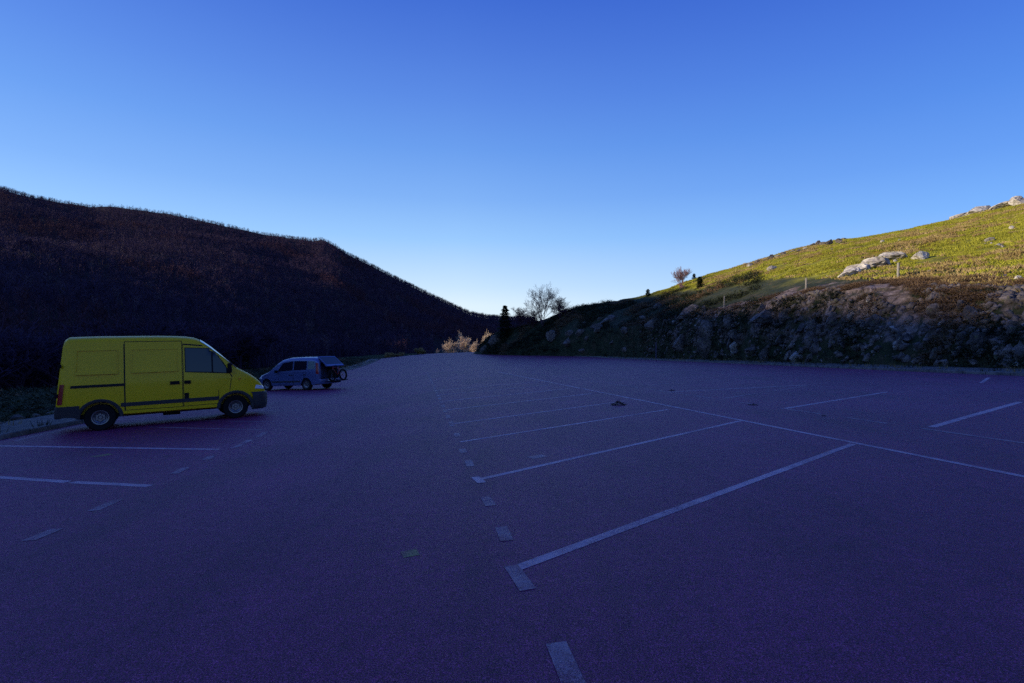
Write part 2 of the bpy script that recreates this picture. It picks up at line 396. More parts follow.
def H(X, Y):
    X = np.asarray(X, float); Y = np.asarray(Y, float)
    az = np.arctan2(X, Y); rho = np.hypot(X, Y)
    rr = np.interp(az, rA, rR); zz = np.interp(az, rA, rZ); br = np.interp(az, bA, bR); bz = np.interp(az, bA, bZ)
    t = np.clip((rho - br) / (rr - br), 0, 1)
    m = bz + (zz - bz) * (.55 * t + .45 * t ** 1.5)
    m = m + (8 * fbm(X / 90, Y / 90, s=3) + 2.5 * fbm(X / 22, Y / 22, s=9)) * np.sin(np.pi * t) ** .7
    back = np.clip((rho - rr) / rr, 0, 2); m = m - zz * .8 * sstep(0, 1.2, back) + np.where(rho > rr, 3 * fbm(X / 60, Y / 60, s=5) * sstep(0, .2, back), 0)
    g = G(np.clip(X, -60, 60), np.clip(Y, -60, 200))
    d = np.maximum(np.maximum(XL(Y) - X, X - XR(Y)), np.maximum(Y - 176, -55 - Y))
    near = g + np.interp(d, [-1, .2, 2.6, 8, 18, 30, 60], [-.35, -.3, .02, .35, .25, -1.5, -4]) + .18 * fbm(X / 3, Y / 3, s=21) * sstep(2, 6, d)
    w = sstep(18, 75, d)
    # far slope of the road beyond the crest
    return near * (1 - w) + m * w
azs = np.concatenate([np.radians(np.arange(-180, -60, 2.)), np.radians(np.arange(-60, 8, .3)), np.radians(np.arange(8, 180.1, 2.))])
rhos = np.concatenate([[.5, 4], np.arange(6, 40, .8), np.arange(40, 120, 2.5), np.arange(120, 300, 6), np.arange(300, 760, 8), np.arange(760, 2600, 90)])
AZ, RH = np.meshgrid(azs, rhos)
TX, TY = RH * np.sin(AZ), RH * np.cos(AZ)
TZ = H(TX, TY)
dd = np.maximum(XL(TY) - TX, TX - XR(TY))
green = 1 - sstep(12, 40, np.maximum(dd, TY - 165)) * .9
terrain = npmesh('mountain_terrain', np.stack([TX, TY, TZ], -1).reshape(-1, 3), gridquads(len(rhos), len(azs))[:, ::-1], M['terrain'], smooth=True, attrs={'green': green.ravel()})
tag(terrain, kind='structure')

# ---------------------------------------------------------------- right hillside
# columns: image x, skyline (y, Y), cut top (y, Y)
cols = [(474, 353, 146, 353.5, 143), (480, 346, 142, 350, 139), (486, 338, 140, 346, 136), (496, 333, 136, 345, 132), (512, 328, 132, 343, 126), (530, 323, 128, 341, 120), (545, 319, 124, 339, 114),
        (560, 313, 120, 336, 108), (576, 307, 117, 333, 103), (600, 303, 114, 330, 96), (620, 300, 112, 328, 88), (640, 296, 110, 326, 80), (668, 288, 108, 322, 70), (700, 277, 108, 316, 60),
        (750, 263, 110, 306, 49), (790, 250, 112, 300, 42.5), (830, 241, 112, 295, 37.5), (865, 237, 112, 292, 34.5), (900, 231, 112, 290, 32.5), (950, 220, 112, 292, 29.5), (990, 209, 112, 294, 27.5), (1024, 200, 112, 296, 26)]
ca = []; k = []
for (x, ys, Ys, yc_, Yc) in cols:
    az = math.atan((x - 512) / F); sec = math.hypot(1, (x - 512) / F)
    # foot at XR + 2.4
    tt = (x - 512) / F; Yf = 10.
    for yy in np.arange(8, 175, .1):
        if tt * yy < XR(yy) + 2.4: Yf = yy
    Yf = min(Yf, Yc - 2)
    if tt <= .05: Yf = Yc - 5
    fx = tt * Yf
    ca.append(az)
    k.append([(Yf - 1.5) * sec, Gf(fx, Yf) - .4, Yf * sec, Gf(fx, Yf) + .05, Yc * sec, HC - (yc_ - CY) / F * Yc, Ys * sec, HC - (ys - CY) / F * Ys])
for deg, rc, zc, rs, zs in ((52, 32, 3.6, 165, 38), (65, 31, 4.0, 175, 42), (90, 32, 4.5, 180, 44), (120, 36, 4.5, 180, 40)):
    rf = 22.5 / math.sin(R(deg)); a = R(deg)
    ca.append(a); k.append([rf - 1.5, .2, rf, Gf(rf * math.sin(a), rf * math.cos(a)) + .1, rf + 9, zc, rs, zs])
ca = np.array(ca); k = np.array(k)
def HRraw(X, Y):
    X = np.asarray(X, float); Y = np.asarray(Y, float); az = np.arctan2(X, Y); rho = np.hypot(X, Y)
    q = [np.interp(az, ca, k[:, i]) for i in range(8)]
    r0, z0, r1, z1, r2, z2, r3, z3 = q
    t1 = np.clip((rho - r1) / (r2 - r1), 0, 1); t2 = np.clip((rho - r2) / (r3 - r2), 0, 1)
    z = z0 + (z1 - z0) * np.clip((rho - r0) / (r1 - r0), 0, 1) + (z2 - z1) * (1 - (1 - t1) ** 1.35) + (z3 - z2) * t2
    b = np.clip((rho - r3) / r3, 0, 3); z = z - (z3 + 14) * sstep(-.02, .9, b) * (b > 0)
    z = np.where(rho < r0, z0 - .5, z)
    return z, t1, t2, b, rho, r1
def HR(X, Y):
    z, t1, t2, b, rho, r1 = HRraw(X, Y)
    side = sstep(475, 520, 512 + F * np.tan(np.clip(np.arctan2(X, Y), -1, 1.2)))
    cut = np.sin(np.pi * np.clip(t1, 0, 1)) * (t2 <= 0) + .35 * (t1 >= 1) * (1 - sstep(0, .25, t2))
    rdg = 1 - np.abs(fbm(X / 3.2, Y / 3.2, z / 1.5, 4, 31)) * 2
    z = z + cut * (rdg * .75 - .2) * side
    z = z + (t1 >= 1) * (1 - b.clip(0, 1)) * side * (1.0 * fbm(X / 16, Y / 16, s=41) * np.sin(np.pi * t2) + .22 * fbm(X / 2.2, Y / 2.2, s=43))
    return z
haz = np.concatenate([np.arctan((np.arange(472, 1060, 1.5) - 512) / F), np.radians(np.arange(47.5, 121, 1.5))])
SR = np.concatenate([np.linspace(0, 1, 10)[:-1] * .03, np.linspace(.03, .33, 90)[:-1], np.linspace(.33, 1.0, 130)[:-1], np.linspace(1, 1.9, 26)])
hx = []; hy = []
for a in haz:
    r0 = np.interp(a, ca, k[:, 0]); r2 = np.interp(a, ca, k[:, 4]); r3 = np.interp(a, ca, k[:, 6])
    rr = np.where(SR < .33, r0 + (r2 - r0) * SR / .33, np.where(SR < 1, r2 + (r3 - r2) * (SR - .33) / .67, r3 * SR))
    hx.append(rr * math.sin(a)); hy.append(rr * math.cos(a))
hx = np.array(hx); hy = np.array(hy); hz = HR(hx, hy)
_, t1, t2, b_, _, _ = HRraw(hx, hy)
ximg = 512 + F * hx / np.maximum(hy, 1)
ximg = np.where(hy < 1, 2000, ximg)
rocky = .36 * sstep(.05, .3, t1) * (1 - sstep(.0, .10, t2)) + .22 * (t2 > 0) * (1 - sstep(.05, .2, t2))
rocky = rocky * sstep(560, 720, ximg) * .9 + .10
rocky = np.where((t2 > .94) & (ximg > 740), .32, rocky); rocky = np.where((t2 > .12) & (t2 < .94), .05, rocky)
scrub_shade_lim = np.interp(ximg, [600, 640, 700, 760, 850, 1024], [1.2, .95, .62, .34, .14, .12])
scrub_and_shade = 1 - sstep(scrub_shade_lim - .10, scrub_shade_lim + .08, t2 + .12 * fbm(hx / 5, hy / 5, s=77))  # scrub tone spread further, so the slope in shade is coloured dark too
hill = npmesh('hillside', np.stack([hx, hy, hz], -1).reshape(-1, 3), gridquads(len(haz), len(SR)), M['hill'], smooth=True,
              attrs={'rocky': rocky.ravel(), 'scrub': scrub_and_shade.ravel()})
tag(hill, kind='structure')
def hit_hill(x, y, y0=15):
    """first point of the hillside under a pixel ray"""
    Y = np.arange(y0, 150, .15); X = (x - 512) / F * Y; Z = HC - (y - CY) / F * Y
    hh = HR(X, Y); i = np.argmax(hh >= Z)
    if hh[i] < Z[i]:  # skyline: the closest approach
        i = int(np.argmax((hh - Z)))
    return float(X[i]), float(Y[i]), float(hh[i])
def hit_mtn(x, y):
    Y = np.arange(30, 640, 1.); X = (x - 512) / F * Y; Z = HC - (y - CY) / F * Y
    hh = H(X, Y); i = np.argmax(hh >= Z)
    if hh[i] < Z[i]: i = int(np.argmax(hh - Z))
    return float(X[i]), float(Y[i]), float(hh[i])

# ---------------------------------------------------------------- rocks
def rock_mesh(name, seed, m, sub=4, cuts=16):
    rr = random.Random(seed); bm = bmesh.new(); bmesh.ops.create_icosphere(bm, subdivisions=sub, radius=1)
    pl = []
    for _ in range(cuts):
        n = Vector((rr.gauss(0, 1), rr.gauss(0, 1), rr.gauss(0, .8))).normalized(); pl.append((n, rr.uniform(.42, .78)))
    co = np.array([v.co[:] for v in bm.verts])
    nz = fbm(co[:, 0] * 1.4 + seed * 3.1, co[:, 1] * 1.4, co[:, 2] * 1.4, 4, seed)
    nf = fbm(co[:, 0] * 5 + seed, co[:, 1] * 5, co[:, 2] * 5, 3, seed + 5)
    for v, a, b in zip(bm.verts, nz, nf):
        p = v.co * (1 + .35 * a)
        for n, d in pl:
            e = p.dot(n) - d
            if e > 0: p = p - n * e * .92
        v.co = p * (1 + .18 * (.45 - abs(b) * 1.6))
    me = bpy.data.meshes.new(name); bm.to_mesh(me); bm.free(); me.materials.append(m); return me
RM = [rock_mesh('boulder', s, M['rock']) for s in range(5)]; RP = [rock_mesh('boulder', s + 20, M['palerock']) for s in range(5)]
def place_rock(x, y, w, h, label, group=None, pale=False, deep=.6, sink=.35, name='boulder', tilt=0):
    X, Y, Z = hit_hill(x, y + h * .3)
    s = Y / F; mesh = random.choice(RP if pale else RM)
    o = bpy.data.objects.new(name, mesh); C.objects.link(o)
    o.scale = (w * s * .62, w * s * .62 * deep, h * s * .75); o.rotation_euler = (random.uniform(-.1, .1), tilt, random.uniform(-.25, .25))
    o.location = (X, Y, Z + h * s * (.5 - sink)); tag(o, label, 'rock', group)
    return o
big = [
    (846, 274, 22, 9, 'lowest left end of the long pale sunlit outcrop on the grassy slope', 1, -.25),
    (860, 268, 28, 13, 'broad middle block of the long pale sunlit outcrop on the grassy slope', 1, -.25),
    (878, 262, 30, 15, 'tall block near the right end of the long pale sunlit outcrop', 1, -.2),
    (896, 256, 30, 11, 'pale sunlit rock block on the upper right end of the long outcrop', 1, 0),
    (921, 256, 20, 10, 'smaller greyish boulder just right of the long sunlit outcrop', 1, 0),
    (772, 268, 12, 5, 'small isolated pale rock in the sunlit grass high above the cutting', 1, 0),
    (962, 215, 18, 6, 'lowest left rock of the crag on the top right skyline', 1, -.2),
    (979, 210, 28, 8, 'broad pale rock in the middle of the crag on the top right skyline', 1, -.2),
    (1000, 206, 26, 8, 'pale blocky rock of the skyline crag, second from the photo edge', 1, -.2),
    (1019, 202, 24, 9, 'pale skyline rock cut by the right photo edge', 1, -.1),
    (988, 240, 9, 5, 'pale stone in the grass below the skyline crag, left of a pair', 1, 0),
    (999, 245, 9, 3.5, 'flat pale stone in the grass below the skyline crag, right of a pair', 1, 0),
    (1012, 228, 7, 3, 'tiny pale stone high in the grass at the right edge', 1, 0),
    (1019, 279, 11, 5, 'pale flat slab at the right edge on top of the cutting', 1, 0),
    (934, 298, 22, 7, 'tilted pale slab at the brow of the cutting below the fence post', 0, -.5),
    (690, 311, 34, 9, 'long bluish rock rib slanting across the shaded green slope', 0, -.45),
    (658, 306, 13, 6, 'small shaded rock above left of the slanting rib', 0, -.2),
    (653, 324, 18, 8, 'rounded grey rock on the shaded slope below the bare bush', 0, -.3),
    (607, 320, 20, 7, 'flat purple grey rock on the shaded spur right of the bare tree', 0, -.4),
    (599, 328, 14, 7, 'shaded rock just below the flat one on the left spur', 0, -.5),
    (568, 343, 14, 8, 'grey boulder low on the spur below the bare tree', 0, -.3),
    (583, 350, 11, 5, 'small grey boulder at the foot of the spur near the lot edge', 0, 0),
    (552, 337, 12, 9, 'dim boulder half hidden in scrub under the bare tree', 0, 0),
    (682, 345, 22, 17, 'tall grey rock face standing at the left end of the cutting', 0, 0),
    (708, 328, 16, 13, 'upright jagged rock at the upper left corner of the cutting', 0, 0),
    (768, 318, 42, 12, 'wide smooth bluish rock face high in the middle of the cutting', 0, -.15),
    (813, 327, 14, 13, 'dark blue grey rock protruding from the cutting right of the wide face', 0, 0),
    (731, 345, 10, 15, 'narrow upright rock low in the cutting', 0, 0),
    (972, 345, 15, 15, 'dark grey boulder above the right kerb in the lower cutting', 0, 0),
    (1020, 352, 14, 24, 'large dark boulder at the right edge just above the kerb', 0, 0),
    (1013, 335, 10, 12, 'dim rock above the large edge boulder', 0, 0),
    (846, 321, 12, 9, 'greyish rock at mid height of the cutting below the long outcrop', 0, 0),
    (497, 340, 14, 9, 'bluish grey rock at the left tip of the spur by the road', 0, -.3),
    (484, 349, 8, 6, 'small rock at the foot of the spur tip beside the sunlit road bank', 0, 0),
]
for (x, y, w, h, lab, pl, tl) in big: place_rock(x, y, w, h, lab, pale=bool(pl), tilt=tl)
rr = random.Random(5)
for i in range(60):   # rocks of the cutting, alike
    x = rr.uniform(700, 1022); y = rr.uniform(308 - (x - 700) * .02, 360); w = rr.uniform(7, 17)
    place_rock(x, y, w, w * rr.uniform(.5, 1.), 'angular grey rock jutting from the shaded rocky cutting', 'rocks jutting from the cutting', pale=rr.random() < .08, tilt=rr.uniform(-.5, .2))
for i in range(16):
    x = 745 + i * 6.6 + rr.uniform(-2, 2); ysk = np.interp(x, [c[0] for c in cols], [c[1] for c in cols]); w = rr.uniform(4.5, 9.5)
    place_rock(x, ysk + rr.uniform(-1, 3), w, w * rr.uniform(.4, .7), 'low rock of the broken row along the middle of the grassy ridge', 'low rocks along the ridge line', pale=rr.random() < .25, tilt=-.1)
for i in range(22):
    x = rr.uniform(570, 720); y = rr.uniform(318, 352); w = rr.uniform(4, 10)
    place_rock(x, y, w, w * .5, 'low grey rock among scrub on the shaded left spur', 'low rocks in the scrub of the spur', tilt=-.3)
for i in range(14):
    x = rr.uniform(820, 1020); y = rr.uniform(238, 275) + (900 - x) * .03; w = rr.uniform(2.5, 6)
    place_rock(x, y, w, w * .5, 'small pale stone scattered in the sunlit grass', 'small stones in the sunlit grass', pale=True)
# white stones along the left verge
for i in range(26):
    Yr = 9.5 + i * 1.0 + rr.uniform(-.3, .3); X = float(XL(Yr)) - 2.3 + rr.uniform(-.25, .25); s = rr.uniform(.12, .26)
    o = bpy.data.objects.new('verge_stone', rr.choice(RM)); C.objects.link(o); o.scale = (s, s * 1.3, s * .5); o.rotation_euler = (0, 0, rr.uniform(0, 6))
    o.location = (X, Yr, Gf(X, Yr) + .16); tag(o, 'rough grey stone lining the outer edge of the left verge', 'rock', 'stones lining the left verge')

# rubble and grass: masses nobody could count
def scatter(name, base_v, base_f, pos, scl, rot, mats, midx=None, kind='stuff', tiltz=None):
    n = len(pos); nv = len(base_v)
    c, s = np.cos(rot), np.sin(rot)
    bv = base_v[None] * scl[:, None, :]
    X = bv[..., 0] * c[:, None] - bv[..., 1] * s[:, None]; Yv = bv[..., 0] * s[:, None] + bv[..., 1] * c[:, None]
    V = np.stack([X, Yv, bv[..., 2]], -1) + pos[:, None, :]
    T = (base_f[None] + (np.arange(n) * nv)[:, None, None]).reshape(-1, base_f.shape[1])
    mi = None
    if midx is not None:
        mi = np.repeat(midx, len(base_f)) if len(midx) == n else np.tile(midx, n)
    o = npmesh(name, V.reshape(-1, 3), T, mats, midx=mi); tag(o, kind=kind); return o
def hill_points(n, x0, x1, yfun0, yfun1, seed):
    """random points on the hillside, drawn evenly over azimuth and over the slope between two fractions"""
    g = np.random.default_rng(seed); az = np.arctan((g.uniform(x0, x1, n) - 512) / F)
    t = g.uniform(0, 1, n) ** .8; r1 = np.interp(az, ca, k[:, 2]); r2 = np.interp(az, ca, k[:, 4]); r3 = np.interp(az, ca, k[:, 6])
    return az, t, r1, r2, r3, g
def tuft(nbl, seed, h=.35, w=.05, spread=.14, lean=.16):
    g = random.Random(seed); V = []; Fc = []
    for i in range(nbl):
        a = g.uniform(0, 6.28); r = g.uniform(0, spread); x, y = r * math.cos(a), r * math.sin(a); hh = h * g.uniform(.5, 1); b = g.uniform(0, 6.28)
        lx, ly = math.cos(a) * lean * g.uniform(.3, 1), math.sin(a) * lean * g.uniform(.3, 1); dx, dy = math.cos(b) * w, math.sin(b) * w
        n = len(V); V += [(x - dx, y - dy, -.03), (x + dx, y + dy, -.03), (x + lx, y + ly, hh)]; Fc.append((n, n + 1, n + 2))
    return np.array(V), np.array(Fc)
# grass
az, t, r1, r2, r3, g = hill_points(64000, 560, 1060, None, None, 1)
rho = r2 + (r3 * 1.03 - r2) * t ** 1.0
X, Y = rho * np.sin(az), rho * np.cos(az)
tone = fbm(X / 7, Y / 7, s=51) + .5 * vnoise(X, Y, s=4)
keep = (vnoise(X / 2.5, Y / 2.5, s=52) > -.45) & (t > np.interp(512 + F * np.tan(az), [600, 640, 700, 760, 850, 1024], [1.0, .93, .58, .30, .08, .0]))
X, Y, tone, rho = X[keep], Y[keep], tone[keep], rho[keep]
tv, tf = tuft(9, 2)
sc = .72 * (g.uniform(.5, 1.15, len(X)) * (1 + .3 * (tone > .15)))[:, None] * np.array([1.3, 1.3, .8])[None]
scatter('hill_grass', tv, tf, np.stack([X, Y, HR(X, Y)], -1), sc, g.uniform(0, 6.28, len(X)), [M['grass'], M['drygrass']], (tone > .18).astype(int))
# rubble
bmr = bmesh.new(); bmesh.ops.create_icosphere(bmr, subdivisions=1, radius=1); bmr.verts.ensure_lookup_table()
rv = np.array([v.co[:] for v in bmr.verts]); rf_ = np.array([[v.index for v in f.verts] for f in bmr.faces]); bmr.free()
rv = rv * (1 + .5 * RNG.uniform(-1, 1, len(rv)))[:, None]
az, t, r1, r2, r3, g = hill_points(2600, 640, 1060, None, None, 3)
rho = r1 + (r2 - r1) * g.uniform(.02, 1.35, len(t)); X, Y = rho * np.sin(az), rho * np.cos(az)
kp = fbm(X / 2.5, Y / 2.5, s=61) > -.1; X, Y = X[kp], Y[kp]
s0 = g.uniform(.04, .2, len(X)) ** 1.2 * 2.0
scatter('rubble', rv, rf_, np.stack([X, Y, HR(X, Y)], -1), s0[:, None] * g.uniform(.6, 1.2, (len(X), 3)), g.uniform(0, 6.28, len(X)), [M['rock'], M['palerock']], (g.uniform(0, 1, len(X)) > .97).astype(int))
# scrub clumps: leaf-sized faces through a flattened volume
def clump(n, seed, w=.16):
    g = np.random.default_rng(seed); p = g.normal(0, .42, (n, 3)); p[:, 2] = np.abs(p[:, 2]) * .9
    V = []; Fc = []
    for i in range(n):
        a = g.normal(0, 1, 3); a /= np.linalg.norm(a); b = np.cross(a, g.normal(0, 1, 3)); b /= np.linalg.norm(b); L = w * g.uniform(.6, 1.6)
        n0 = len(V); V += [p[i] - a * L, p[i] + b * L * .5, p[i] + a * L]; Fc.append((n0, n0 + 1, n0 + 2))
    return np.array(V), np.array(Fc)
cv, cf = clump(46, 9)
az, t, r1, r2, r3, g = hill_points(5200, 478, 760, None, None, 5)
rho = r1 + (r3 - r1) * g.uniform(0, 1.0, len(t)) ; xi = 512 + F * np.tan(az)
X, Y = rho * np.sin(az), rho * np.cos(az)
kp = (vnoise(X / 4, Y / 4, s=71) > -.25) & ((rho - r1) / (r3 - r1) < np.interp(xi, [600, 640, 700, 760], [1.03, .95, .75, .5]))
X, Y = X[kp], Y[kp]; s0 = g.uniform(.35, 1.0, len(X))
tn = vnoise(X / 6, Y / 6, s=72) > .25
scatter('spur_scrub', cv, cf, np.stack([X, Y, HR(X, Y)], -1), s0[:, None] * np.array([1.2, 1.2, .8])[None], g.uniform(0, 6.28, len(X)), [M['scrub'], M['scrubbrown']], tn.astype(int))
az, t, r1, r2, r3, g = hill_points(8500, 640, 1060, None, None, 6)
rho = r1 + (r2 - r1) * g.uniform(.0, 2.1, len(t)); X, Y = rho * np.sin(az), rho * np.cos(az)
kp = vnoise(X / 2.2, Y / 2.2, s=73) > -.15; X, Y = X[kp], Y[kp]; rho = rho[kp]; up = (rho > r2[kp])
s0 = g.uniform(.15, .5, len(X)) * (1 - .25 * up)
scatter('cutting_scrub', cv, cf, np.stack([X, Y, HR(X, Y)], -1), s0[:, None] * np.array([1.2, 1.2, .7])[None], g.uniform(0, 6.28, len(X)), [M['scrub'], M['scrubbrown']], (up | (vnoise(X / 3, Y / 3, s=74) > .35)).astype(int))
# left bank scrub
g = np.random.default_rng(8); Y = g.uniform(3, 130, 5000); X = XL(Y) - 3.0 - g.uniform(0, 1, 5000) ** 1.3 * 30
s0 = g.uniform(.15, .6, 5000)
scatter('bank_scrub', cv, cf, np.stack([X, Y, H(X, Y)], -1), s0[:, None] * np.array([1.3, 1.3, .7])[None], g.uniform(0, 6.28, 5000), [M['scrub'], M['scrubbrown']], (vnoise(X / 5, Y / 5, s=75) > .3).astype(int))
g = np.random.default_rng(9); n = 1400; Y = g.uniform(5, 120, n); side = g.uniform(0, 1, n) < .5
X = np.where(side, XL(Y) - g.uniform(.2, 3, n), XR(Y) + g.uniform(.2, 2.6, n))
tv2, tf2 = tuft(9, 5, .16, .012, .12, .08)
scatter('verge_grass', tv2, tf2, np.stack([X, Y, G(X, Y) + .1], -1), g.uniform(.6, 1.8, (n, 1)) * np.ones((n, 3)), g.uniform(0, 6.28, n), [M['scrub'], M['drygrass']], (g.uniform(0, 1, n) > .6).astype(int))

# ---------------------------------------------------------------- trees
def tube_np(V, Fc, p0, p1, r0, r1, n=3):
    d = p1 - p0; L = np.linalg.norm(d); d = d / max(L, 1e-6)
    a = np.cross(d, (0.3, .9, .2)); a /= np.linalg.norm(a); b = np.cross(d, a); i0 = len(V)
    for (p, r) in ((p0, r0), (p1, r1)):
        for k_ in range(n):
            th = 2 * math.pi * k_ / n; V.append(p + (a * math.cos(th) + b * math.sin(th)) * r)
    for k_ in range(n): Fc.append((i0 + k_, i0 + (k_ + 1) % n, i0 + n + (k_ + 1) % n)); Fc.append((i0 + k_, i0 + n + (k_ + 1) % n, i0 + n + k_))
def bare_tree(seed, h=9., depth=4, spread=.55, trunks=1, first=.28, nb=3, twig=.012, rad=.16):
    """returns trunk (V,F) and crown (V,F)"""
    g = np.random.default_rng(seed); TV, TF, CV, CF = [], [], [], []
    def grow(p, d, L, r, lev):
        V, Fc = (TV, TF) if lev == 0 else (CV, CF)
        nseg = 3 if lev < 2 else 2; q = p.copy(); dd_ = d.copy()
        pts = [q.copy()]
        for s in range(nseg):
            dd_ = dd_ + g.normal(0, .10 if lev == 0 else .2, 3) + np.array([0, 0, .07]); dd_ /= np.linalg.norm(dd_)
            q2 = q + dd_ * L / nseg; ra = r * (1 - .45 * s / nseg); rb = r * (1 - .45 * (s + 1) / nseg)
            tube_np(V, Fc, q, q2, max(ra, twig), max(rb, twig * .7), 5 if lev == 0 else 3); q = q2; pts.append(q.copy())
        if lev < depth:
            for i in range(nb + (2 if lev < 2 else 1)):
                f = g.uniform(.3, 1.0); ii = min(int(f * nseg), nseg - 1); pp = pts[ii] + (pts[ii + 1] - pts[ii]) * (f * nseg - ii)
                a = g.uniform(0, 6.28); side = np.array([math.cos(a), math.sin(a), g.uniform(-.1, .4)])
                nd_ = dd_ * (1 - spread) + side * spread * g.uniform(.8, 1.3); nd_ /= np.linalg.norm(nd_)
                grow(pp, nd_, L * g.uniform(.5, .72), r * .5, lev + 1)
    for tr in range(trunks):
        a = g.uniform(0, 6.28); d = np.array([math.cos(a) * .25 * (trunks > 1), math.sin(a) * .25 * (trunks > 1), 1.]); d /= np.linalg.norm(d)
        grow(np.array([g.normal(0, .04 * (trunks > 1)), g.normal(0, .04 * (trunks > 1)), -.3]), d, h * .5 * g.uniform(.85, 1), rad, 0)
    CV = np.array(CV); s = h / max(CV[:, 2].max(), .1)
    return np.array(TV) * s, np.array(TF), CV * s, np.array(CF)
def me_np(name, V, T, m):
    me = bpy.data.meshes.new(name); me.from_pydata([tuple(v) for v in V], [], [tuple(int(i) for i in f) for f in T]); me.materials.append(m); me.update(); return me
def tree_kind(seed, tm, cm, **kw):
    tv_, tf_, cv_, cf_ = bare_tree(seed, **kw); return me_np('trunk', tv_, tf_, tm), me_np('crown', cv_, cf_, cm)
def put_tree(name, kind, loc, sc, rot, label, cat='tree', group=None):
    r = empty(name, loc, rot, label, cat, group); r.scale = (sc, sc, sc) if isinstance(sc, (int, float)) else sc
    for nm, me in zip(('trunk', 'crown'), kind):
        o = bpy.data.objects.new(nm, me); C.objects.link(o); o.parent = r
    return r
# big bare tree on the spur
K1 = tree_kind(3, M['purple'], M['purple'], h=12, depth=5, spread=.44, trunks=6, nb=2, twig=.012, rad=.11)
X, Y, Z = hit_hill(543, 326); put_tree('bare_tree', K1, (X, Y, Z - .3), (.74, .74, .90), 0, 'tall leafless tree with many stems on the spur against the bright sky')
K1b = tree_kind(14, M['barkred'], M['barkred'], h=6, depth=4, spread=.6, trunks=5, nb=3, twig=.014, rad=.06)
for i, (x, y, s, lab) in enumerate(((520, 328, .95, 'bare bush at the left foot of the tall leafless tree'), (560, 319, .9, 'bare bush under the right side of the tall leafless tree'), (533, 328, .8, 'small bare bush directly below the tall leafless tree'))):
    X, Y, Z = hit_hill(x, y); put_tree('bare_bush', K1b, (X, Y, Z - .2), s, i * 2., lab, 'bush')
K2 = tree_kind(8, M['purple'], M['purple'], h=5, depth=4, spread=.30, trunks=12, nb=2, twig=.014, rad=.04)
X, Y, Z = hit_hill(681, 287); put_tree('bare_bush', K2, (X, Y, Z - .2), .92, 0, 'reddish bare bush catching the sun on the grassy skyline', 'bush')
put_tree('bare_bush', K2, (X - .8, Y - 3.5, hit_hill(677, 293)[2] - .2), .5, 2, 'low dark bare bush just below the sunlit reddish bush', 'bush')

# conifer on the spur
def conifer(h, r, seed, n=1500):
    g = np.random.default_rng(seed); TV, TF = [], []; tube_np(TV, TF, np.array([0, 0, -.3]), np.array([0, 0, h * .97]), .14, .02, 6)
    V, Fc = [], []
    for i in range(n):
        z = h * (.06 + .94 * g.uniform(0, 1) ** 1.1); f = 1 - z / h; lay = .75 + .25 * math.sin(z * 7); rr_ = r * (f ** .62 * .95 + .05) * lay * g.uniform(.25, 1.08); a = g.uniform(0, 6.28)
        p = np.array([math.cos(a) * rr_, math.sin(a) * rr_, z - .25 * rr_]); L = g.uniform(.22, .5); o_ = np.array([math.cos(a), math.sin(a), g.uniform(-.4, .3)]) * L; w_ = np.array([-math.sin(a), math.cos(a), g.uniform(-.5, .5)]) * L * .45
        n0 = len(V); V += [p - w_, p + w_, p + o_]; Fc.append((n0, n0 + 1, n0 + 2))
    return me_np('trunk', TV, TF, M['bark']), me_np('crown', V, Fc, M['conifer'])
KC = conifer(8.4, 2.7, 4, 4200)
X, Y, Z = hit_hill(505, 337); put_tree('conifer', KC, (X, Y, Z - .4), 1.0, 0, 'single dark green conifer standing at the left tip of the spur')
KC2 = conifer(2.4, 1.0, 6, 500)
X, Y, Z = hit_hill(700, 288); put_tree('evergreen_shrub', KC2, (X, Y, Z - .2), .9, 0, 'small dark green shrub in sunlit grass right of the reddish bush', 'shrub')
X, Y, Z = hit_hill(648, 296); put_tree('evergreen_shrub', KC2, (X, Y, Z - .3), .7, 1, 'tiny dark shrub on the lowest part of the sunlit ridge line', 'shrub')
X, Y, Z = hit_hill(694, 276); put_tree('evergreen_shrub', KC2, (X, Y, Z - .3), .6, 2, 'tiny dark shrub on the skyline just right of the reddish bush', 'shrub')

# sunlit trees beyond the crest
KT = [tree_kind(20 + i, M['barktan'], M['barktan'], h=7, depth=4, spread=.6, trunks=3, nb=3, twig=.042, rad=.10) for i in range(3)]
def tz(X, Y): return float(H(X, Y))
for (x, yt, Y, s, lab) in ((451, 336, 205, .95, 'broad sunlit tan tree just beyond the crest of the lot, leftmost and widest'), (446, 340, 215, .75, 'lower sunlit tan tree on the left shoulder of the widest one'), (468, 334, 222, .95, 'sunlit tan tree in the middle of the group beyond the crest'), (475, 337, 215, .7, 'small golden tree beside the sunlit bank'),
                           (482, 331, 236, .9, 'sunlit tan tree rising behind the spur tip at the valley end'), (461, 329, 262, .8, 'dim tan tree standing behind the gap in the sunlit group'), (490, 328, 270, .9, 'far tan tree peeping over the rocky spur tip'), (437, 347, 200, .35, 'tiny sunlit tan bush left of the widest sunlit tree')):
    X = (x - 512) / F * Y; zt = HC - (yt - CY) / F * Y; h = 7 * s; zb = min(tz(X, Y), zt - h)
    sz = (zt - tz(X, Y)) / 7.0
    put_tree('bare_tree', KT[int(x) % 3], (X, Y, tz(X, Y) - .3), (s * 1.0, s * 1.0, max(.3, sz * 1.0)), x, lab)
K5 = tree_kind(40, M['drygrass'], M['drygrass'], h=2.2, depth=3, spread=.7, trunks=6, nb=4, twig=.03, rad=.03)
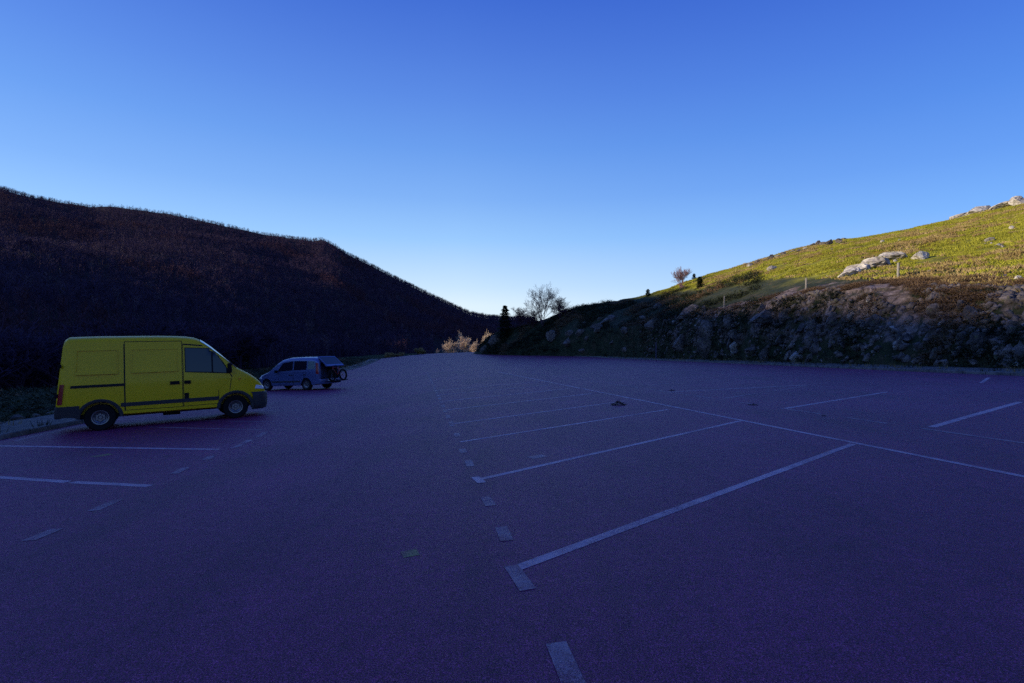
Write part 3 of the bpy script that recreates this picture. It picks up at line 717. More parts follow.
for i, (x, Y, s) in enumerate(((419, 152, .9), (423, 151, .6), (396, 139, .6), (389, 137, .75), (402, 143, .6))):
    X = (x - 512) / F * Y
    put_tree('dry_bush', K5, (X, Y, tz(X, Y) - .1), s, i, ('yellowish dry bush standing alone at the crest of the lot', 'smaller dry bush touching the yellowish one at the crest', 'low dry bush in the middle of the row past the left kerb end', 'low dry bush at the near end of the row by the left kerb', 'low dry bush at the far end of the row by the left kerb')[i], 'bush')

# forest: a distant wood as one mass, the nearer trees as things
def tree_lo(seed, h=8., ntw=50):
    g = np.random.default_rng(seed); V, Fc = [], []
    tube_np(V, Fc, np.array([0, 0, -.5]), np.array([g.normal(0, .2), g.normal(0, .2), h * .8]), .16, .04, 3)
    for i in range(ntw):
        z = h * g.uniform(.3, .85); a = g.uniform(0, 6.28); L = (h - z * .75) * g.uniform(.2, .5); d = np.array([math.cos(a) * .75, math.sin(a) * .75, g.uniform(.5, 1.1)]); d /= np.linalg.norm(d)
        p = np.array([0, 0, z]) + d * L * g.uniform(0, .8) + g.normal(0, .2, 3); q = p + d * L * g.uniform(.5, 1.); w = np.cross(d, g.normal(0, 1, 3)); w = w / np.linalg.norm(w) * g.uniform(.05, .10)
        n0 = len(V); V += [p - w, p + w, q]; Fc.append((n0, n0 + 1, n0 + 2))
    return np.array(V), np.array(Fc)
g = np.random.default_rng(77)
N = 35000
azf = g.uniform(math.radians(-69), math.atan((535 - 512) / F), N)
rr_ = np.interp(azf, rA, rR); b0 = np.interp(azf, bA, bR)
rhof = b0 * .62 + (rr_ * 1.0 - b0 * .62) * g.uniform(0, 1, N) ** .68
X, Y = rhof * np.sin(azf), rhof * np.cos(azf); Z = H(X, Y)
ximf = 512 + F * X / np.maximum(Y, 1); dl = np.maximum(XL(Y) - X, Y - 300)
frac = rhof / rr_
bald = (ximf > 45) & (ximf < 335) & (frac > .955) & (g.uniform(0, 1, N) < .5)
kp = (dl > 16) & ~bald & ~((Y < 290) & (ximf > 434)) & ~((Y > 140) & (Y < 200) & (ximf > 405)); X, Y, Z, ximf = X[kp], Y[kp], Z[kp], ximf[kp]
nb_ = len(X); order = np.argsort(np.hypot(X, Y))
inview = ximf[order] > -40; near_i = order[inview][:170]; rest = np.setdiff1d(order, near_i)
sel = g.integers(0, 4, len(rest))
LO = [tree_lo(100 + i) for i in range(4)]
Vs, Ts, Ms, off = [], [], [], 0
for i in range(4):
    idx = rest[sel == i]; bv, bf = LO[i]; n = len(idx); s = g.uniform(.55, .98, n); s = s * (1 - .42 * sstep(.93, .99, np.hypot(X[idx], Y[idx]) / np.interp(np.arctan2(X[idx], Y[idx]), rA, rR))); s = s[:, None] * np.stack([g.uniform(.8, 1.2, n), g.uniform(.8, 1.2, n), np.ones(n)], 1); ro = g.uniform(0, 6.28, n)
    c_, s_ = np.cos(ro), np.sin(ro); b3 = bv[None] * s[:, None, :]
    P = np.stack([b3[..., 0] * c_[:, None] - b3[..., 1] * s_[:, None], b3[..., 0] * s_[:, None] + b3[..., 1] * c_[:, None], b3[..., 2]], -1) + np.stack([X[idx], Y[idx], Z[idx]], -1)[:, None]
    Vs.append(P.reshape(-1, 3)); Ts.append((bf[None] + (np.arange(n) * len(bv))[:, None, None] + off).reshape(-1, 3)); off += n * len(bv)
    mi = (g.uniform(0, 1, n) < .05).astype(int) + 2 * (vnoise(X[idx] / 30, Y[idx] / 30, s=88) > .45).astype(int)
    Ms.append(np.repeat(np.clip(mi, 0, 2), len(bf)))
fo = npmesh('forest', np.concatenate(Vs), np.concatenate(Ts), [M['bark'], mat('forest_grey_trunks', (.11, .075, .085), .95, var=.3, scale=.3, spec=.1), mat('forest_reddish', (.070, .032, .045), .95, var=.3, scale=.3, spec=.1)], midx=np.concatenate(Ms)); tag(fo, kind='stuff')
KF = [tree_kind(60 + i, M['bark'], M['bark'], h=8, depth=3, spread=.5, trunks=1, nb=4, twig=.035, rad=.15) for i in range(4)]
KCf = conifer(7, 1.6, 15, 700)
for n_, i in enumerate(near_i):
    ev = (ximf[i] > 230) and (n_ % 4 == 0)
    put_tree('conifer' if ev else 'bare_tree', KCf if ev else KF[n_ % 4], (float(X[i]), float(Y[i]), float(Z[i]) - .2), float(g.uniform(.6, 1.05)), float(g.uniform(0, 6)),
             'dark evergreen among bare trees at the foot of the left mountain' if ev else 'dark leafless tree in the shade at the foot of the left mountain', 'tree', 'evergreens at the mountain foot' if ev else 'bare trees at the mountain foot')
KP = tree_kind(90, M['barkpale'], M['bark'], h=9, depth=3, spread=.45, trunks=1, nb=4, twig=.03, rad=.22)
for (x, y) in ((29, 250), (60, 268), (122, 302), (108, 300), (134, 306), (92, 297), (160, 283), (240, 262), (345, 300), (300, 296)):
    X_, Y_, Z_ = hit_mtn(x, y + 5); put_tree('pale_trunk_tree', KP, (X_, Y_, Z_ - .3), .85, x, 'bare tree with a pale straight trunk showing in the dark forested slope', 'tree', 'pale trunked trees on the slope')

# ---------------------------------------------------------------- fence posts
def post(x, yb, hpx, label, name='fence_post', w=.06):
    X, Y, Z = hit_hill(x, yb); h = max(.9, hpx * Y / F); bm = bmesh.new()
    bmesh.ops.create_cone(bm, cap_ends=True, segments=8, radius1=w, radius2=w * .85, depth=h + .3, matrix=Matrix.Translation((0, 0, h / 2 - .15)))
    for v in bm.verts: v.co.x += .03 * v.co.z * random.uniform(.5, 1)
    o = obj(name, bm, M['wood']); o.location = (X, Y, Z); tag(o, label, 'post'); return o
post(898, 278, 15, 'pale wooden post just below the long sunlit outcrop', w=.09)
post(806, 291, 13, 'pale wooden post at the edge of the sunlight above the middle of the cutting', w=.09)
post(724, 308, 12, 'thin pale post on the shaded slope left above the cutting', w=.07)

# snow pole by the right kerb
Yp = 66.; Xp = (645 - 512) / F * Yp + .2; Xp = max(Xp, float(XR(Yp)) + .4)
bm = bmesh.new(); bmesh.ops.create_cone(bm, cap_ends=True, segments=8, radius1=.05, radius2=.045, depth=2.2, matrix=Matrix.Translation((0, 0, 1.1)))
o = obj('marker_pole', bm, mat('pole_purple', (.17, .11, .2), .6)); o.location = (Xp, Yp, Gf(Xp, Yp) + .08); tag(o, 'thin dark upright marker pole just behind the right kerb at the foot of the spur', 'pole')

# debris on the asphalt
def litter(x, y, wpx, hpx, label, name, flat=.4):
    X, Y = A(x, y); s = wpx * Y / F / 2; g_ = np.random.default_rng(int(x)); V, Fc = [], []
    for i in range(90):
        r = s * g_.uniform(0, 1) ** .7; a = g_.uniform(0, 6.28); zt = hpx * Y / F * (1 - r / s) * g_.uniform(.1, 1.0)
        p = np.array([r * math.cos(a), r * math.sin(a), zt + .006]); u_ = g_.normal(0, 1, 3) * s * .22; w_ = g_.normal(0, 1, 3) * s * .16; u_[2] *= flat; w_[2] *= flat
        n0 = len(V); q = [p - u_, p + w_, p + u_]; q = [np.array([c[0], c[1], max(c[2], .005)]) for c in q]; V += q; Fc.append((n0, n0 + 1, n0 + 2))
    o = link(name, me_np(name, V, Fc, M['debris'])); o.location = (X, Y, Gf(X, Y)); tag(o, label, 'litter'); return o
litter(619, 405, 15, 5, 'dark heap of litter on the asphalt between the central bay lines', 'litter_heap')
litter(753, 405, 9, 1.6, 'small flat dark scrap on the asphalt by the worn line', 'litter_scrap', .1)
litter(824, 416, 5, 1.6, 'tiny dark scrap on the asphalt right of the flat one', 'litter_scrap', .1)
litter(672, 391, 6, 1.8, 'small dark scrap near the far end of the bays', 'litter_scrap', .2)

# ---------------------------------------------------------------- vehicles: shared body maths
class Body:
    warp = 0.
    def wx(s, x, z): return x + s.warp * max(0, z - .7) / 1.7 * min(1, max(0, (-.25 - x) / .5))
    def __init__(s, top, bot, wid, hsh, n, tum, zbelt):
        s.top, s.bot, s.wid, s.hsh, s.n, s.tum, s.zbelt = top, bot, wid, hsh, n, tum, zbelt
    def f(s, tab, x): return float(np.interp(x, [p[0] for p in tab], [p[1] for p in tab]))
    def wside(s, x, z):
        w = s.f(s.wid, x)
        if z > s.zbelt: w -= s.tum * (z - s.zbelt)
        else: w -= .06 * max(0, (s.zbelt - z) / s.zbelt) ** 2
        return w
    def shoulder(s, x):
        zt = s.f(s.top, x); return zt - min(s.f(s.hsh, x), (zt - s.f(s.bot, x)) * .6)
    def y(s, x, z):
        zs = s.shoulder(x); zt = s.f(s.top, x)
        if z <= zs: return s.wside(x, z)
        t = min(.999, (z - zs) / (zt - zs)); return s.wside(x, zs) * (1 - t ** s.n) ** (1 / s.n)
    def ztop(s, x, y):
        zs = s.shoulder(x); zt = s.f(s.top, x); w = s.wside(x, zs); t = min(.999, abs(y) / w); return zs + (zt - zs) * (1 - t ** s.n) ** (1 / s.n)
    def loft(s, xs, ns=8, na=9):
        bm = bmesh.new(); rings = []
        for x in xs:
            zb = s.f(s.bot, x); zs = s.shoulder(x); zt = s.f(s.top, x); half = [(0, zb), (s.wside(x, zb) * .92, zb)]
            for i in range(ns + 1):
                z = zb + .03 + (zs - zb - .03) * i / ns; half.append((s.wside(x, z), z))
            w = s.wside(x, zs)
            for i in range(1, na + 1):
                th = math.pi / 2 * i / na; c, sn = math.cos(th), math.sin(th); half.append((w * max(c, 0) ** (2 / s.n), zs + (zt - zs) * sn ** (2 / s.n)))
            pts = half + [(-y, z) for (y, z) in reversed(half[1:-1])]
            rings.append([bm.verts.new((s.wx(x, z), y, z)) for (y, z) in pts])
        m = len(rings[0])
        for a, b in zip(rings, rings[1:]):
            for i in range(m): bm.faces.new((a[i], a[(i + 1) % m], b[(i + 1) % m], b[i]))
        bm.faces.new(rings[0]); bm.faces.new(list(reversed(rings[-1])))
        bmesh.ops.recalc_face_normals(bm, faces=bm.faces); return bm
    def patch(s, bm, q, side, off=.005, nu=10, nv=6, mi=0, th=.02):
        """q: four (x,z) corners going round; laid on the side surface"""
        P = [Vector((a, b)) for a, b in q]; G1, G0 = [], []
        for i in range(nu + 1):
            r1_, r0_ = [], []
            for j in range(nv + 1):
                u, v = i / nu, j / nv; p = P[0] * (1 - u) * (1 - v) + P[1] * u * (1 - v) + P[2] * u * v + P[3] * (1 - u) * v
                y = s.y(p.x, p.y); wx = s.wx(p.x, p.y); r1_.append(bm.verts.new((wx, side * (y + off), p.y))); r0_.append(bm.verts.new((wx, side * (y + off - th), p.y)))
            G1.append(r1_); G0.append(r0_)
        fs = []
        for i in range(nu):
            for j in range(nv): fs.append(bm.faces.new((G1[i][j], G1[i + 1][j], G1[i + 1][j + 1], G1[i][j + 1])))
        for i in range(nu):
            for j in (0, nv): fs.append(bm.faces.new((G1[i][j], G1[i + 1][j], G0[i + 1][j], G0[i][j])))
        for j in range(nv):
            for i in (0, nu): fs.append(bm.faces.new((G1[i][j], G1[i][j + 1], G0[i][j + 1], G0[i][j])))
        for f in fs: f.material_index = mi
        return fs
    def deck(s, bm, x0, x1, w0, w1, off=.006, nu=10, nv=12, mi=0):
        """patch on top (windscreen, bonnet)"""
        Gd = []
        for i in range(nu + 1):
            x = x0 + (x1 - x0) * i / nu; w = w0 + (w1 - w0) * i / nu
            Gd.append([bm.verts.new((x, -w + 2 * w * j / nv, s.ztop(x, -w + 2 * w * j / nv) + off)) for j in range(nv + 1)])
        for i in range(nu):
            for j in range(nv): bm.faces.new((Gd[i][j], Gd[i + 1][j], Gd[i + 1][j + 1], Gd[i][j + 1])).material_index = mi
def cut_wheels(o, wheels, r, half, depth=.34):
    for (x, z) in wheels:
        for sd in (-1, 1):
            bm = bmesh.new(); bmesh.ops.create_cone(bm, cap_ends=True, segments=40, radius1=r, radius2=r, depth=depth * 2, matrix=Matrix.Translation((x, sd * half, z)) @ Matrix.Rotation(R(90), 4, 'X'))
            me = bpy.data.meshes.new('tmp'); bm.to_mesh(me); bm.free(); c = bpy.data.objects.new('tmp', me); C.objects.link(c)
            md = o.modifiers.new('b', 'BOOLEAN'); md.operation = 'DIFFERENCE'; md.object = c; md.solver = 'EXACT'
            dg = bpy.context.evaluated_depsgraph_get(); nm = bpy.data.meshes.new_from_object(o.evaluated_get(dg)); o.modifiers.clear(); o.data = nm; bpy.data.objects.remove(c)
def box(bm, c, s, rot=None, bev=0, mi=0):
    r = bmesh.ops.create_cube(bm, size=1); vs = r['verts']
    bmesh.ops.scale(bm, vec=s, verts=vs)
    if bev:
        es = list({e for v in vs for e in v.link_edges}); rr2 = bmesh.ops.bevel(bm, geom=es, offset=bev, segments=2, affect='EDGES', profile=.6); vs = list({v for f in rr2['faces'] for v in f.verts} | {v for v in vs if v.is_valid})
    if rot: bmesh.ops.rotate(bm, matrix=rot, verts=vs)
    bmesh.ops.translate(bm, vec=c, verts=vs)
    for v in vs:
        for f in v.link_faces: f.material_index = mi
    return vs
def ring(bm, prof, x, z, y0, seg=32, ang0=0, ang1=360):
    """prof: (radius, y) outline revolved about the axle"""
    rows = []; full = ang1 - ang0 >= 360; nn = seg if full else seg + 1
    for i in range(nn):
        a = R(ang0 + (ang1 - ang0) * i / seg); rows.append([bm.verts.new((x + r_ * math.cos(a), y0 + y_, z + r_ * math.sin(a))) for r_, y_ in prof])
    for i in range(seg if full else nn - 1):
        a, b = rows[i], rows[(i + 1) % nn]
        for j in range(len(prof) - 1): bm.faces.new((a[j], a[j + 1], b[j + 1], b[j]))
def wheel(root, x, yc, r, w, side, spokes=6, rimr=.55):
    t = bmesh.new(); h = w / 2; ri = r * rimr
    ring(t, [(ri, -h * .85), (r * .92, -h), (r * .985, -h * .8), (r, -h * .4), (r, h * .4), (r * .985, h * .8), (r * .92, h), (ri, h * .85), (ri, -h * .85)], 0, 0, 0)
    wl = obj('wheel', t, M['black'], root, True, 50); wl.location = (x, yc, r)
    b = bmesh.new(); o_ = side * h
    ring(b, [(.001, o_ * .55), (r * .10, o_ * .60), (r * .12, o_ * .50), (r * .24, o_ * .30), (r * .26, o_ * .25), (ri * .78, o_ * .55), (ri * .86, o_ * .85), (ri * 1.0, o_ * .9), (ri * 1.02, 0)], 0, 0, 0)
    rm = obj('rim', b, M['steel'], wl, True, 35)
    b = bmesh.new()
    for i in range(spokes):
        a = 2 * math.pi * (i + .5) / spokes; bmesh.ops.create_cone(b, cap_ends=True, segments=10, radius1=r * .07, radius2=r * .07, depth=.04, matrix=Matrix.Translation((math.cos(a) * ri * .44, o_ * .46, math.sin(a) * ri * .44)) @ Matrix.Rotation(R(90), 4, 'X'))
    bmesh.ops.create_cone(b, cap_ends=True, segments=24, radius1=ri * .5, radius2=ri * .5, depth=.004, matrix=Matrix.Translation((0, o_ * .42, 0)) @ Matrix.Rotation(R(90), 4, 'X'))
    bmesh.ops.create_cone(b, cap_ends=True, segments=14, radius1=r * .10, radius2=r * .10, depth=.03, matrix=Matrix.Translation((0, o_ * .66, 0)) @ Matrix.Rotation(R(90), 4, 'X'))
    obj('hub', b, M['steel'], wl)
    return wl
def orient(root, p, head):
    """stand a vehicle on the sloping lot: heading angle (deg from +X)"""
    h = R(head); fx = Vector((math.cos(h), math.sin(h), 0)); e = .5
    slope = lambda d: (Gf(p[0] + d.x * e, p[1] + d.y * e) - Gf(p[0] - d.x * e, p[1] - d.y * e)) / (2 * e)
    lf = Vector((-fx.y, fx.x, 0)); fx3 = Vector((fx.x, fx.y, slope(fx))).normalized(); lf3 = Vector((lf.x, lf.y, slope(lf))).normalized(); up = fx3.cross(lf3).normalized(); lf3 = up.cross(fx3)
    m3 = Matrix((fx3, lf3, up)).transposed(); root.location = (p[0], p[1], Gf(*p) + .002); root.rotation_euler = m3.to_euler()

# ---------------------------------------------------------------- yellow van (x = 0 at rear axle)
vb = Body(top=[(-.86, 2.30), (-.84, 2.38), (-.78, 2.43), (0, 2.45), (1.3, 2.45), (1.85, 2.43), (2.1, 2.39), (2.27, 2.31), (2.5, 2.12), (2.8, 1.84), (3.10, 1.53), (3.25, 1.43), (3.45, 1.31), (3.62, 1.19), (3.76, 1.06), (3.87, .90), (3.93, .74), (3.97, .62)],
          bot=[(-.86, .42), (-.5, .36), (3.4, .34), (3.8, .27), (3.97, .30)],
          wid=[(-.86, .88), (-.80, .925), (-.5, .95), (2.3, .95), (3.0, .94), (3.4, .91), (3.7, .83), (3.88, .70), (3.97, .55)],
          hsh=[(-.9, .22), (2.0, .24), (2.6, .20), (3.2, .12), (3.97, .15)], n=3.2, tum=.10, zbelt=1.2); vb.warp = .17
van = empty('van', (0, 0, 0), 0, 'yellow panel van with grey trim parked tail first at the left kerb', 'van')
xs = sorted(set([-.86, -.84, -.82, -.78, -.70, -.6] + list(np.arange(-.5, 1.9, .2)) + list(np.arange(1.9, 3.9, .07)) + [3.9, 3.93, 3.95, 3.97]))
bo = obj('body', vb.loft(xs), M['yellow'], van, True, 28); cut_wheels(bo, [(0, .33), (3.08, .33)], .405, .92)
for p in bo.data.polygons: p.use_smooth = True
try: bo.data.set_sharp_from_angle(angle=R(32))
except Exception: pass
def PRESS(b, x0, x1, sd):
    for q, o_ in (((x0, 1.44), (x1, 1.44), (x1, 1.50), (x0, 1.50)), .05), (((x0, 2.05), (x1, 2.05), (x1, 2.075), (x0, 2.075)), .022), (((x0, 1.5), (x0 + .02, 1.5), (x0 + .02, 2.05), (x0, 2.05)), .02), (((x1 - .02, 1.5), (x1, 1.5), (x1, 2.05), (x1 - .02, 2.05)), .02):
        vb.patch(b, list(q), sd, o_, 8, 3, th=.04)
for sd in (-1, 1):
    # body side pressings
    b = bmesh.new(); PRESS(b, -.52, .38, sd)
    obj('side_pressing', b, M['yellow'], van)
    b = bmesh.new(); vb.patch(b, [(-.60, 1.115), (.52, 1.115), (.52, 1.18), (-.60, 1.18)], sd, .018, nv=2); obj('door_rail', b, M['seam'], van)
    b = bmesh.new(); vb.patch(b, [(-.83, .40), (-.405, .37), (-.405, .67), (-.84, .67)], sd, .030, th=.05); obj('rear_bumper_side', b, M['grey_trim'], van, True, 30)
    # sliding door
    b = bmesh.new(); vb.patch(b, [(.515, .47), (1.795, .45), (1.795, 2.28), (.515, 2.28)], sd, .002, 16, 16, mi=1); vb.patch(b, [(.530, .485), (1.780, .465), (1.780, 2.262), (.530, 2.262)], sd, .007, 16, 16, mi=0)
    dr = obj('sliding_door', b, [M['yellow'], M['seam']], van, True, 30)
    b = bmesh.new(); PRESS(b, .66, 1.68, sd); obj('door_pressing', b, M['yellow'], dr)
    b = bmesh.new(); vb.patch(b, [(1.50, 1.08), (1.72, 1.08), (1.72, 1.17), (1.50, 1.17)], sd, .035, th=.04); obj('handle', b, M['black'], dr)
    # cab door
    b = bmesh.new(); vb.patch(b, [(1.805, .46), (2.66, .46), (2.66, 1.3), (1.805, 1.3)], sd, .002, mi=1); vb.patch(b, [(1.805, 1.3), (3.02, 1.2), (2.55, 2.12), (1.805, 2.20)], sd, .002, mi=1)
    vb.patch(b, [(1.82, .475), (2.645, .475), (2.645, 1.28), (1.82, 1.30)], sd, .007, mi=0); vb.patch(b, [(1.82, 1.25), (3.0, 1.17), (2.57, 2.08), (1.82, 2.16)], sd, .008, mi=0); vb.patch(b, [(2.6, .86), (2.66, .86), (3.0, 1.22), (2.6, 1.25)], sd, .006, mi=0)
    cd = obj('cab_door', b, [M['yellow'], M['seam']], van, True, 30)
    b = bmesh.new(); vb.patch(b, [(1.87, 1.42), (2.49, 1.38), (2.49, 2.04), (1.87, 2.07)], sd, .016); obj('window', b, M['glass'], cd, True, 30)
    b = bmesh.new(); vb.patch(b, [(2.53, 1.375), (2.93, 1.33), (2.90, 1.40), (2.53, 2.02)], sd, .016); obj('quarter_window', b, M['glass'], cd, True, 30)
    b = bmesh.new(); vb.patch(b, [(1.85, 1.40), (2.95, 1.31), (2.55, 2.055), (1.85, 2.09)], sd, .012); obj('window_frame', b, M['seam'], cd, True, 30)
    b = bmesh.new(); vb.patch(b, [(1.83, 1.08), (1.98, 1.08), (1.98, 1.17), (1.83, 1.17)], sd, .035, th=.04); obj('handle', b, M['black'], cd)
    b = bmesh.new(); vb.patch(b, [(1.83, .66), (1.93, .66), (1.93, .83), (1.83, .83)], sd, .022, th=.03); obj('fuel_flap', b, M['black'], cd)
    # grey rub strips and arch trims
    b = bmesh.new(); vb.patch(b, [(.43, .575), (2.66, .575), (2.66, .675), (.43, .675)], sd, .024, 24, 3); obj('rub_strip', b, M['grey_trim'], van, True, 30)
    for (xw, a0, a1) in ((0, 0, 180), (3.08, -8, 180)):
        b = bmesh.new(); ring(b, [(.398, -sd * .10), (.398, sd * .015), (.43, sd * .030), (.475, sd * .022), (.485, -sd * .02)], xw, .33, sd * .925, 30, a0, a1); obj('arch_trim', b, M['grey_trim'], van, True, 40)
    b = bmesh.new(); vb.patch(b, [(2.925, .82), (2.94, .82), (3.0, 1.26), (2.985, 1.26)], sd, .004, 2, 6); vb.patch(b, [(.5, .46), (.515, .46), (.515, 2.34), (.5, 2.34)], sd, .004, 2, 12); obj('panel_gap', b, M['seam'], van)
    # lamps
    b = bmesh.new(); vb.patch(b, [(-.835, .72), (-.74, .72), (-.74, 1.22), (-.825, 1.22)], sd, .022, 3, 5, th=.05); obj('rear_lamp', b, M['red'], van, True, 40)
    b = bmesh.new(); vb.patch(b, [(3.60, .83), (3.89, .80), (3.83, .90), (3.63, .94)], sd, .018, 8, 5, th=.05); obj('headlight', b, M['lens'], van, True, 40)
    b = bmesh.new(); vb.patch(b, [(3.16, 1.13), (3.23, 1.13), (3.23, 1.16), (3.16, 1.16)], sd, .016, 2, 2, th=.02); obj('indicator', b, M['amber'], van)
    b = bmesh.new(); vs = box(b, (2.93, sd * 1.07, 1.47), (.10, .20, .28), bev=.035); box(b, (2.93, sd * .96, 1.38), (.05, .12, .05)); obj('wing_mirror', b, M['black'], van, True, 40)
    b = bmesh.new()
    for z in (1.68, .95): box(b, (-.87 + .17 * (z - .7) / 1.7, sd * .90, z), (.07, .06, .09), bev=.012)
    obj('door_hinge', b, M['black'], van)
    wheel(van, 0, sd * .80, .335, .21, sd); wheel(van, 3.08, sd * .80, .335, .21, sd)
# front bumper wraps round
b = bmesh.new(); rows = []
for i in range(25):
    a = math.pi * (i / 24 - .5); yy = .90 * math.sin(a); sg = 1 if math.sin(a) > 0 else -1
    xx = 3.50 + .50 * abs(math.cos(a)) ** .55
    rows.append([b.verts.new((xx + dx, yy * (1 + dw), z)) for (dx, dw, z) in ((-.05, -.02, .22), (.0, .0, .24), (.03, .012, .36), (.035, .012, .60), (.02, .008, .70), (-.03, -.02, .73))])
for r_a, r_b in zip(rows, rows[1:]):
    for j in range(5): b.faces.new((r_a[j], r_b[j], r_b[j + 1], r_a[j + 1]))
obj('front_bumper', b, M['grey_trim'], van, True, 45)
b = bmesh.new(); box(b, (-.82, 0, .52), (.14, 1.84, .30), bev=.04); obj('rear_bumper', b, M['grey_trim'], van, True, 45)
b = bmesh.new(); vb.deck(b, 2.24, 3.13, .815, .885, off=.022); obj('windscreen', b, M['glass_sky_tint'], van, True)
rw = Matrix.Rotation(R(5.7), 3, 'Y'); b = bmesh.new(); box(b, (-.762, -.43, 1.72), (.014, .60, .5), rw); box(b, (-.762, .43, 1.72), (.014, .60, .5), rw); obj('rear_window', b, M['glass'], van)
b = bmesh.new(); box(b, (1.5, 0, .36), (3.9, 1.5, .10)); box(b, (1.54, 0, .33), (.4, .9, .22)); obj('underbody', b, M['seam'], van)
orient(van, (-10.6 + .57 * .0 - .0, 13.2), 35.0)
# rear right wheel should stand at the measured contact point, so shift by the half track
hv = R(35.0); van.location.x += -.80 * math.sin(hv) * 1.0; van.location.y += .80 * math.cos(hv); van.location.z = Gf(van.location.x, van.location.y) + .002

# ---------------------------------------------------------------- blue car (x = 0 at rear axle, faces +x)
cb = Body(top=[(-.86, 1.20), (-.82, 1.60), (-.70, 1.72), (-.4, 1.78), (.4, 1.81), (1.3, 1.80), (1.70, 1.72), (1.95, 1.58), (2.35, 1.29), (2.65, 1.08), (3.0, .98), (3.3, .90), (3.5, .80), (3.6, .62)],
          bot=[(-.86, .32), (-.5, .26), (3.0, .24), (3.6, .30)],
          wid=[(-.86, .80), (-.75, .85), (-.4, .875), (2.2, .875), (2.9, .85), (3.3, .78), (3.5, .68), (3.6, .55)],
          hsh=[(-.9, .25), (1.7, .20), (2.6, .14), (3.6, .16)], n=3., tum=.15, zbelt=.98)
car = empty('car', (0, 0, 0), 0, 'blue people carrier with its tailgate raised parked behind the yellow van', 'car')
xs = sorted(set([-.86, -.84, -.80, -.74, -.65] + list(np.arange(-.55, 1.7, .2)) + list(np.arange(1.7, 3.5, .09)) + [3.54, 3.58, 3.6]))
bo = obj('body', cb.loft(xs), M['blue'], car, True, 28); cut_wheels(bo, [(0, .31), (2.8, .31)], .375, .86, .28)
# load opening at the rear
bm_ = bmesh.new(); box(bm_, (-.80, 0, 1.02), (1.3, 1.32, .86)); me = bpy.data.meshes.new('t'); bm_.to_mesh(me); bm_.free(); c = bpy.data.objects.new('t', me); C.objects.link(c)
md = bo.modifiers.new('b', 'BOOLEAN'); md.operation = 'DIFFERENCE'; md.object = c; md.solver = 'EXACT'
dg = bpy.context.evaluated_depsgraph_get(); nm = bpy.data.meshes.new_from_object(bo.evaluated_get(dg)); bo.modifiers.clear(); bo.data = nm; bpy.data.objects.remove(c)
for p in bo.data.polygons: p.use_smooth = True
try: bo.data.set_sharp_from_angle(angle=R(32))
except Exception: pass
b = bmesh.new(); box(b, (-.12, 0, 1.0), (.02, 1.30, .80)); box(b, (-.46, 0, .60), (.7, 1.30, .02)); box(b, (-.46, .655, 1.0), (.72, .012, .82)); box(b, (-.46, -.655, 1.0), (.72, .012, .82)); obj('boot_lining', b, M['seam'], car)
for sd in (-1, 1):
    for nm_, q, gl in (('rear_side_window', [(-.62, 1.14), (-.12, 1.12), (-.12, 1.56), (-.56, 1.54)], 'glass_sky_tint'), ('rear_door_window', [(-.05, 1.11), (.82, 1.09), (.82, 1.58), (-.05, 1.57)], 'glass'), ('front_door_window', [(.90, 1.09), (1.98, 1.04), (1.60, 1.50), (.90, 1.58)], 'glass')):
        b = bmesh.new(); cb.patch(b, q, sd, .006); obj(nm_, b, M[gl], car, True, 30)
    for nm_, x0, x1 in (('rear_door', -.08, .85), ('front_door', .86, 1.90)):
        b = bmesh.new(); cb.patch(b, [(x0 + (.42 if nm_ == 'rear_door' else 0), .34), (x1, .34), (x1, .97), (x0, .97)], sd, .002, mi=1); cb.patch(b, [(x0 + .015 + (.42 if nm_ == 'rear_door' else 0), .355), (x1 - .015, .355), (x1 - .015, .96), (x0 + .015, .96)], sd, .006, mi=0)
        dd2 = obj(nm_, b, [M['blue'], M['seam']], car, True, 30)
        b = bmesh.new(); cb.patch(b, [(x0 + .08, .82), (x0 + .26, .82), (x0 + .26, .86), (x0 + .08, .86)], sd, .03, 3, 2, th=.03); obj('handle', b, M['black'], dd2)
    b = bmesh.new(); cb.patch(b, [(.40, .44), (2.40, .44), (2.40, .52), (.40, .52)], sd, .016, 16, 2); obj('rub_strip', b, M['grey_trim'], car)
    b = bmesh.new(); cb.patch(b, [(-.84, .86), (-.70, .88), (-.64, 1.46), (-.80, 1.44)], sd, .012, 4, 6, th=.06); obj('tail_lamp', b, M['red'], car, True, 40)
    b = bmesh.new(); cb.patch(b, [(3.18, .66), (3.52, .64), (3.46, .76), (3.14, .84)], sd, .012, 5, 4, th=.05); obj('headlight', b, M['lens'], car, True, 40)
    b = bmesh.new(); box(b, (1.95, sd * .98, 1.05), (.09, .18, .15), bev=.03); obj('wing_mirror', b, M['black'], car, True, 40)
    b = bmesh.new(); box(b, (.5, sd * .58, 1.835), (1.9, .03, .03), bev=.008); obj('roof_rail', b, M['grey_trim'], car)
    wheel(car, 0, sd * .75, .32, .19, sd, 5, .64); wheel(car, 2.8, sd * .75, .32, .19, sd, 5, .64)
b = bmesh.new(); cb.deck(b, 1.80, 2.58, .60, .70); obj('windscreen', b, M['glass_sky_tint'], car, True)
b = bmesh.new(); box(b, (-.88, 0, .44), (.16, 1.62, .26), bev=.04); obj('rear_bumper', b, M['blue'], car, True, 40)
b = bmesh.new(); box(b, (3.56, 0, .42), (.14, 1.3, .24), bev=.05); obj('front_bumper', b, M['grey_trim'], car, True, 40)
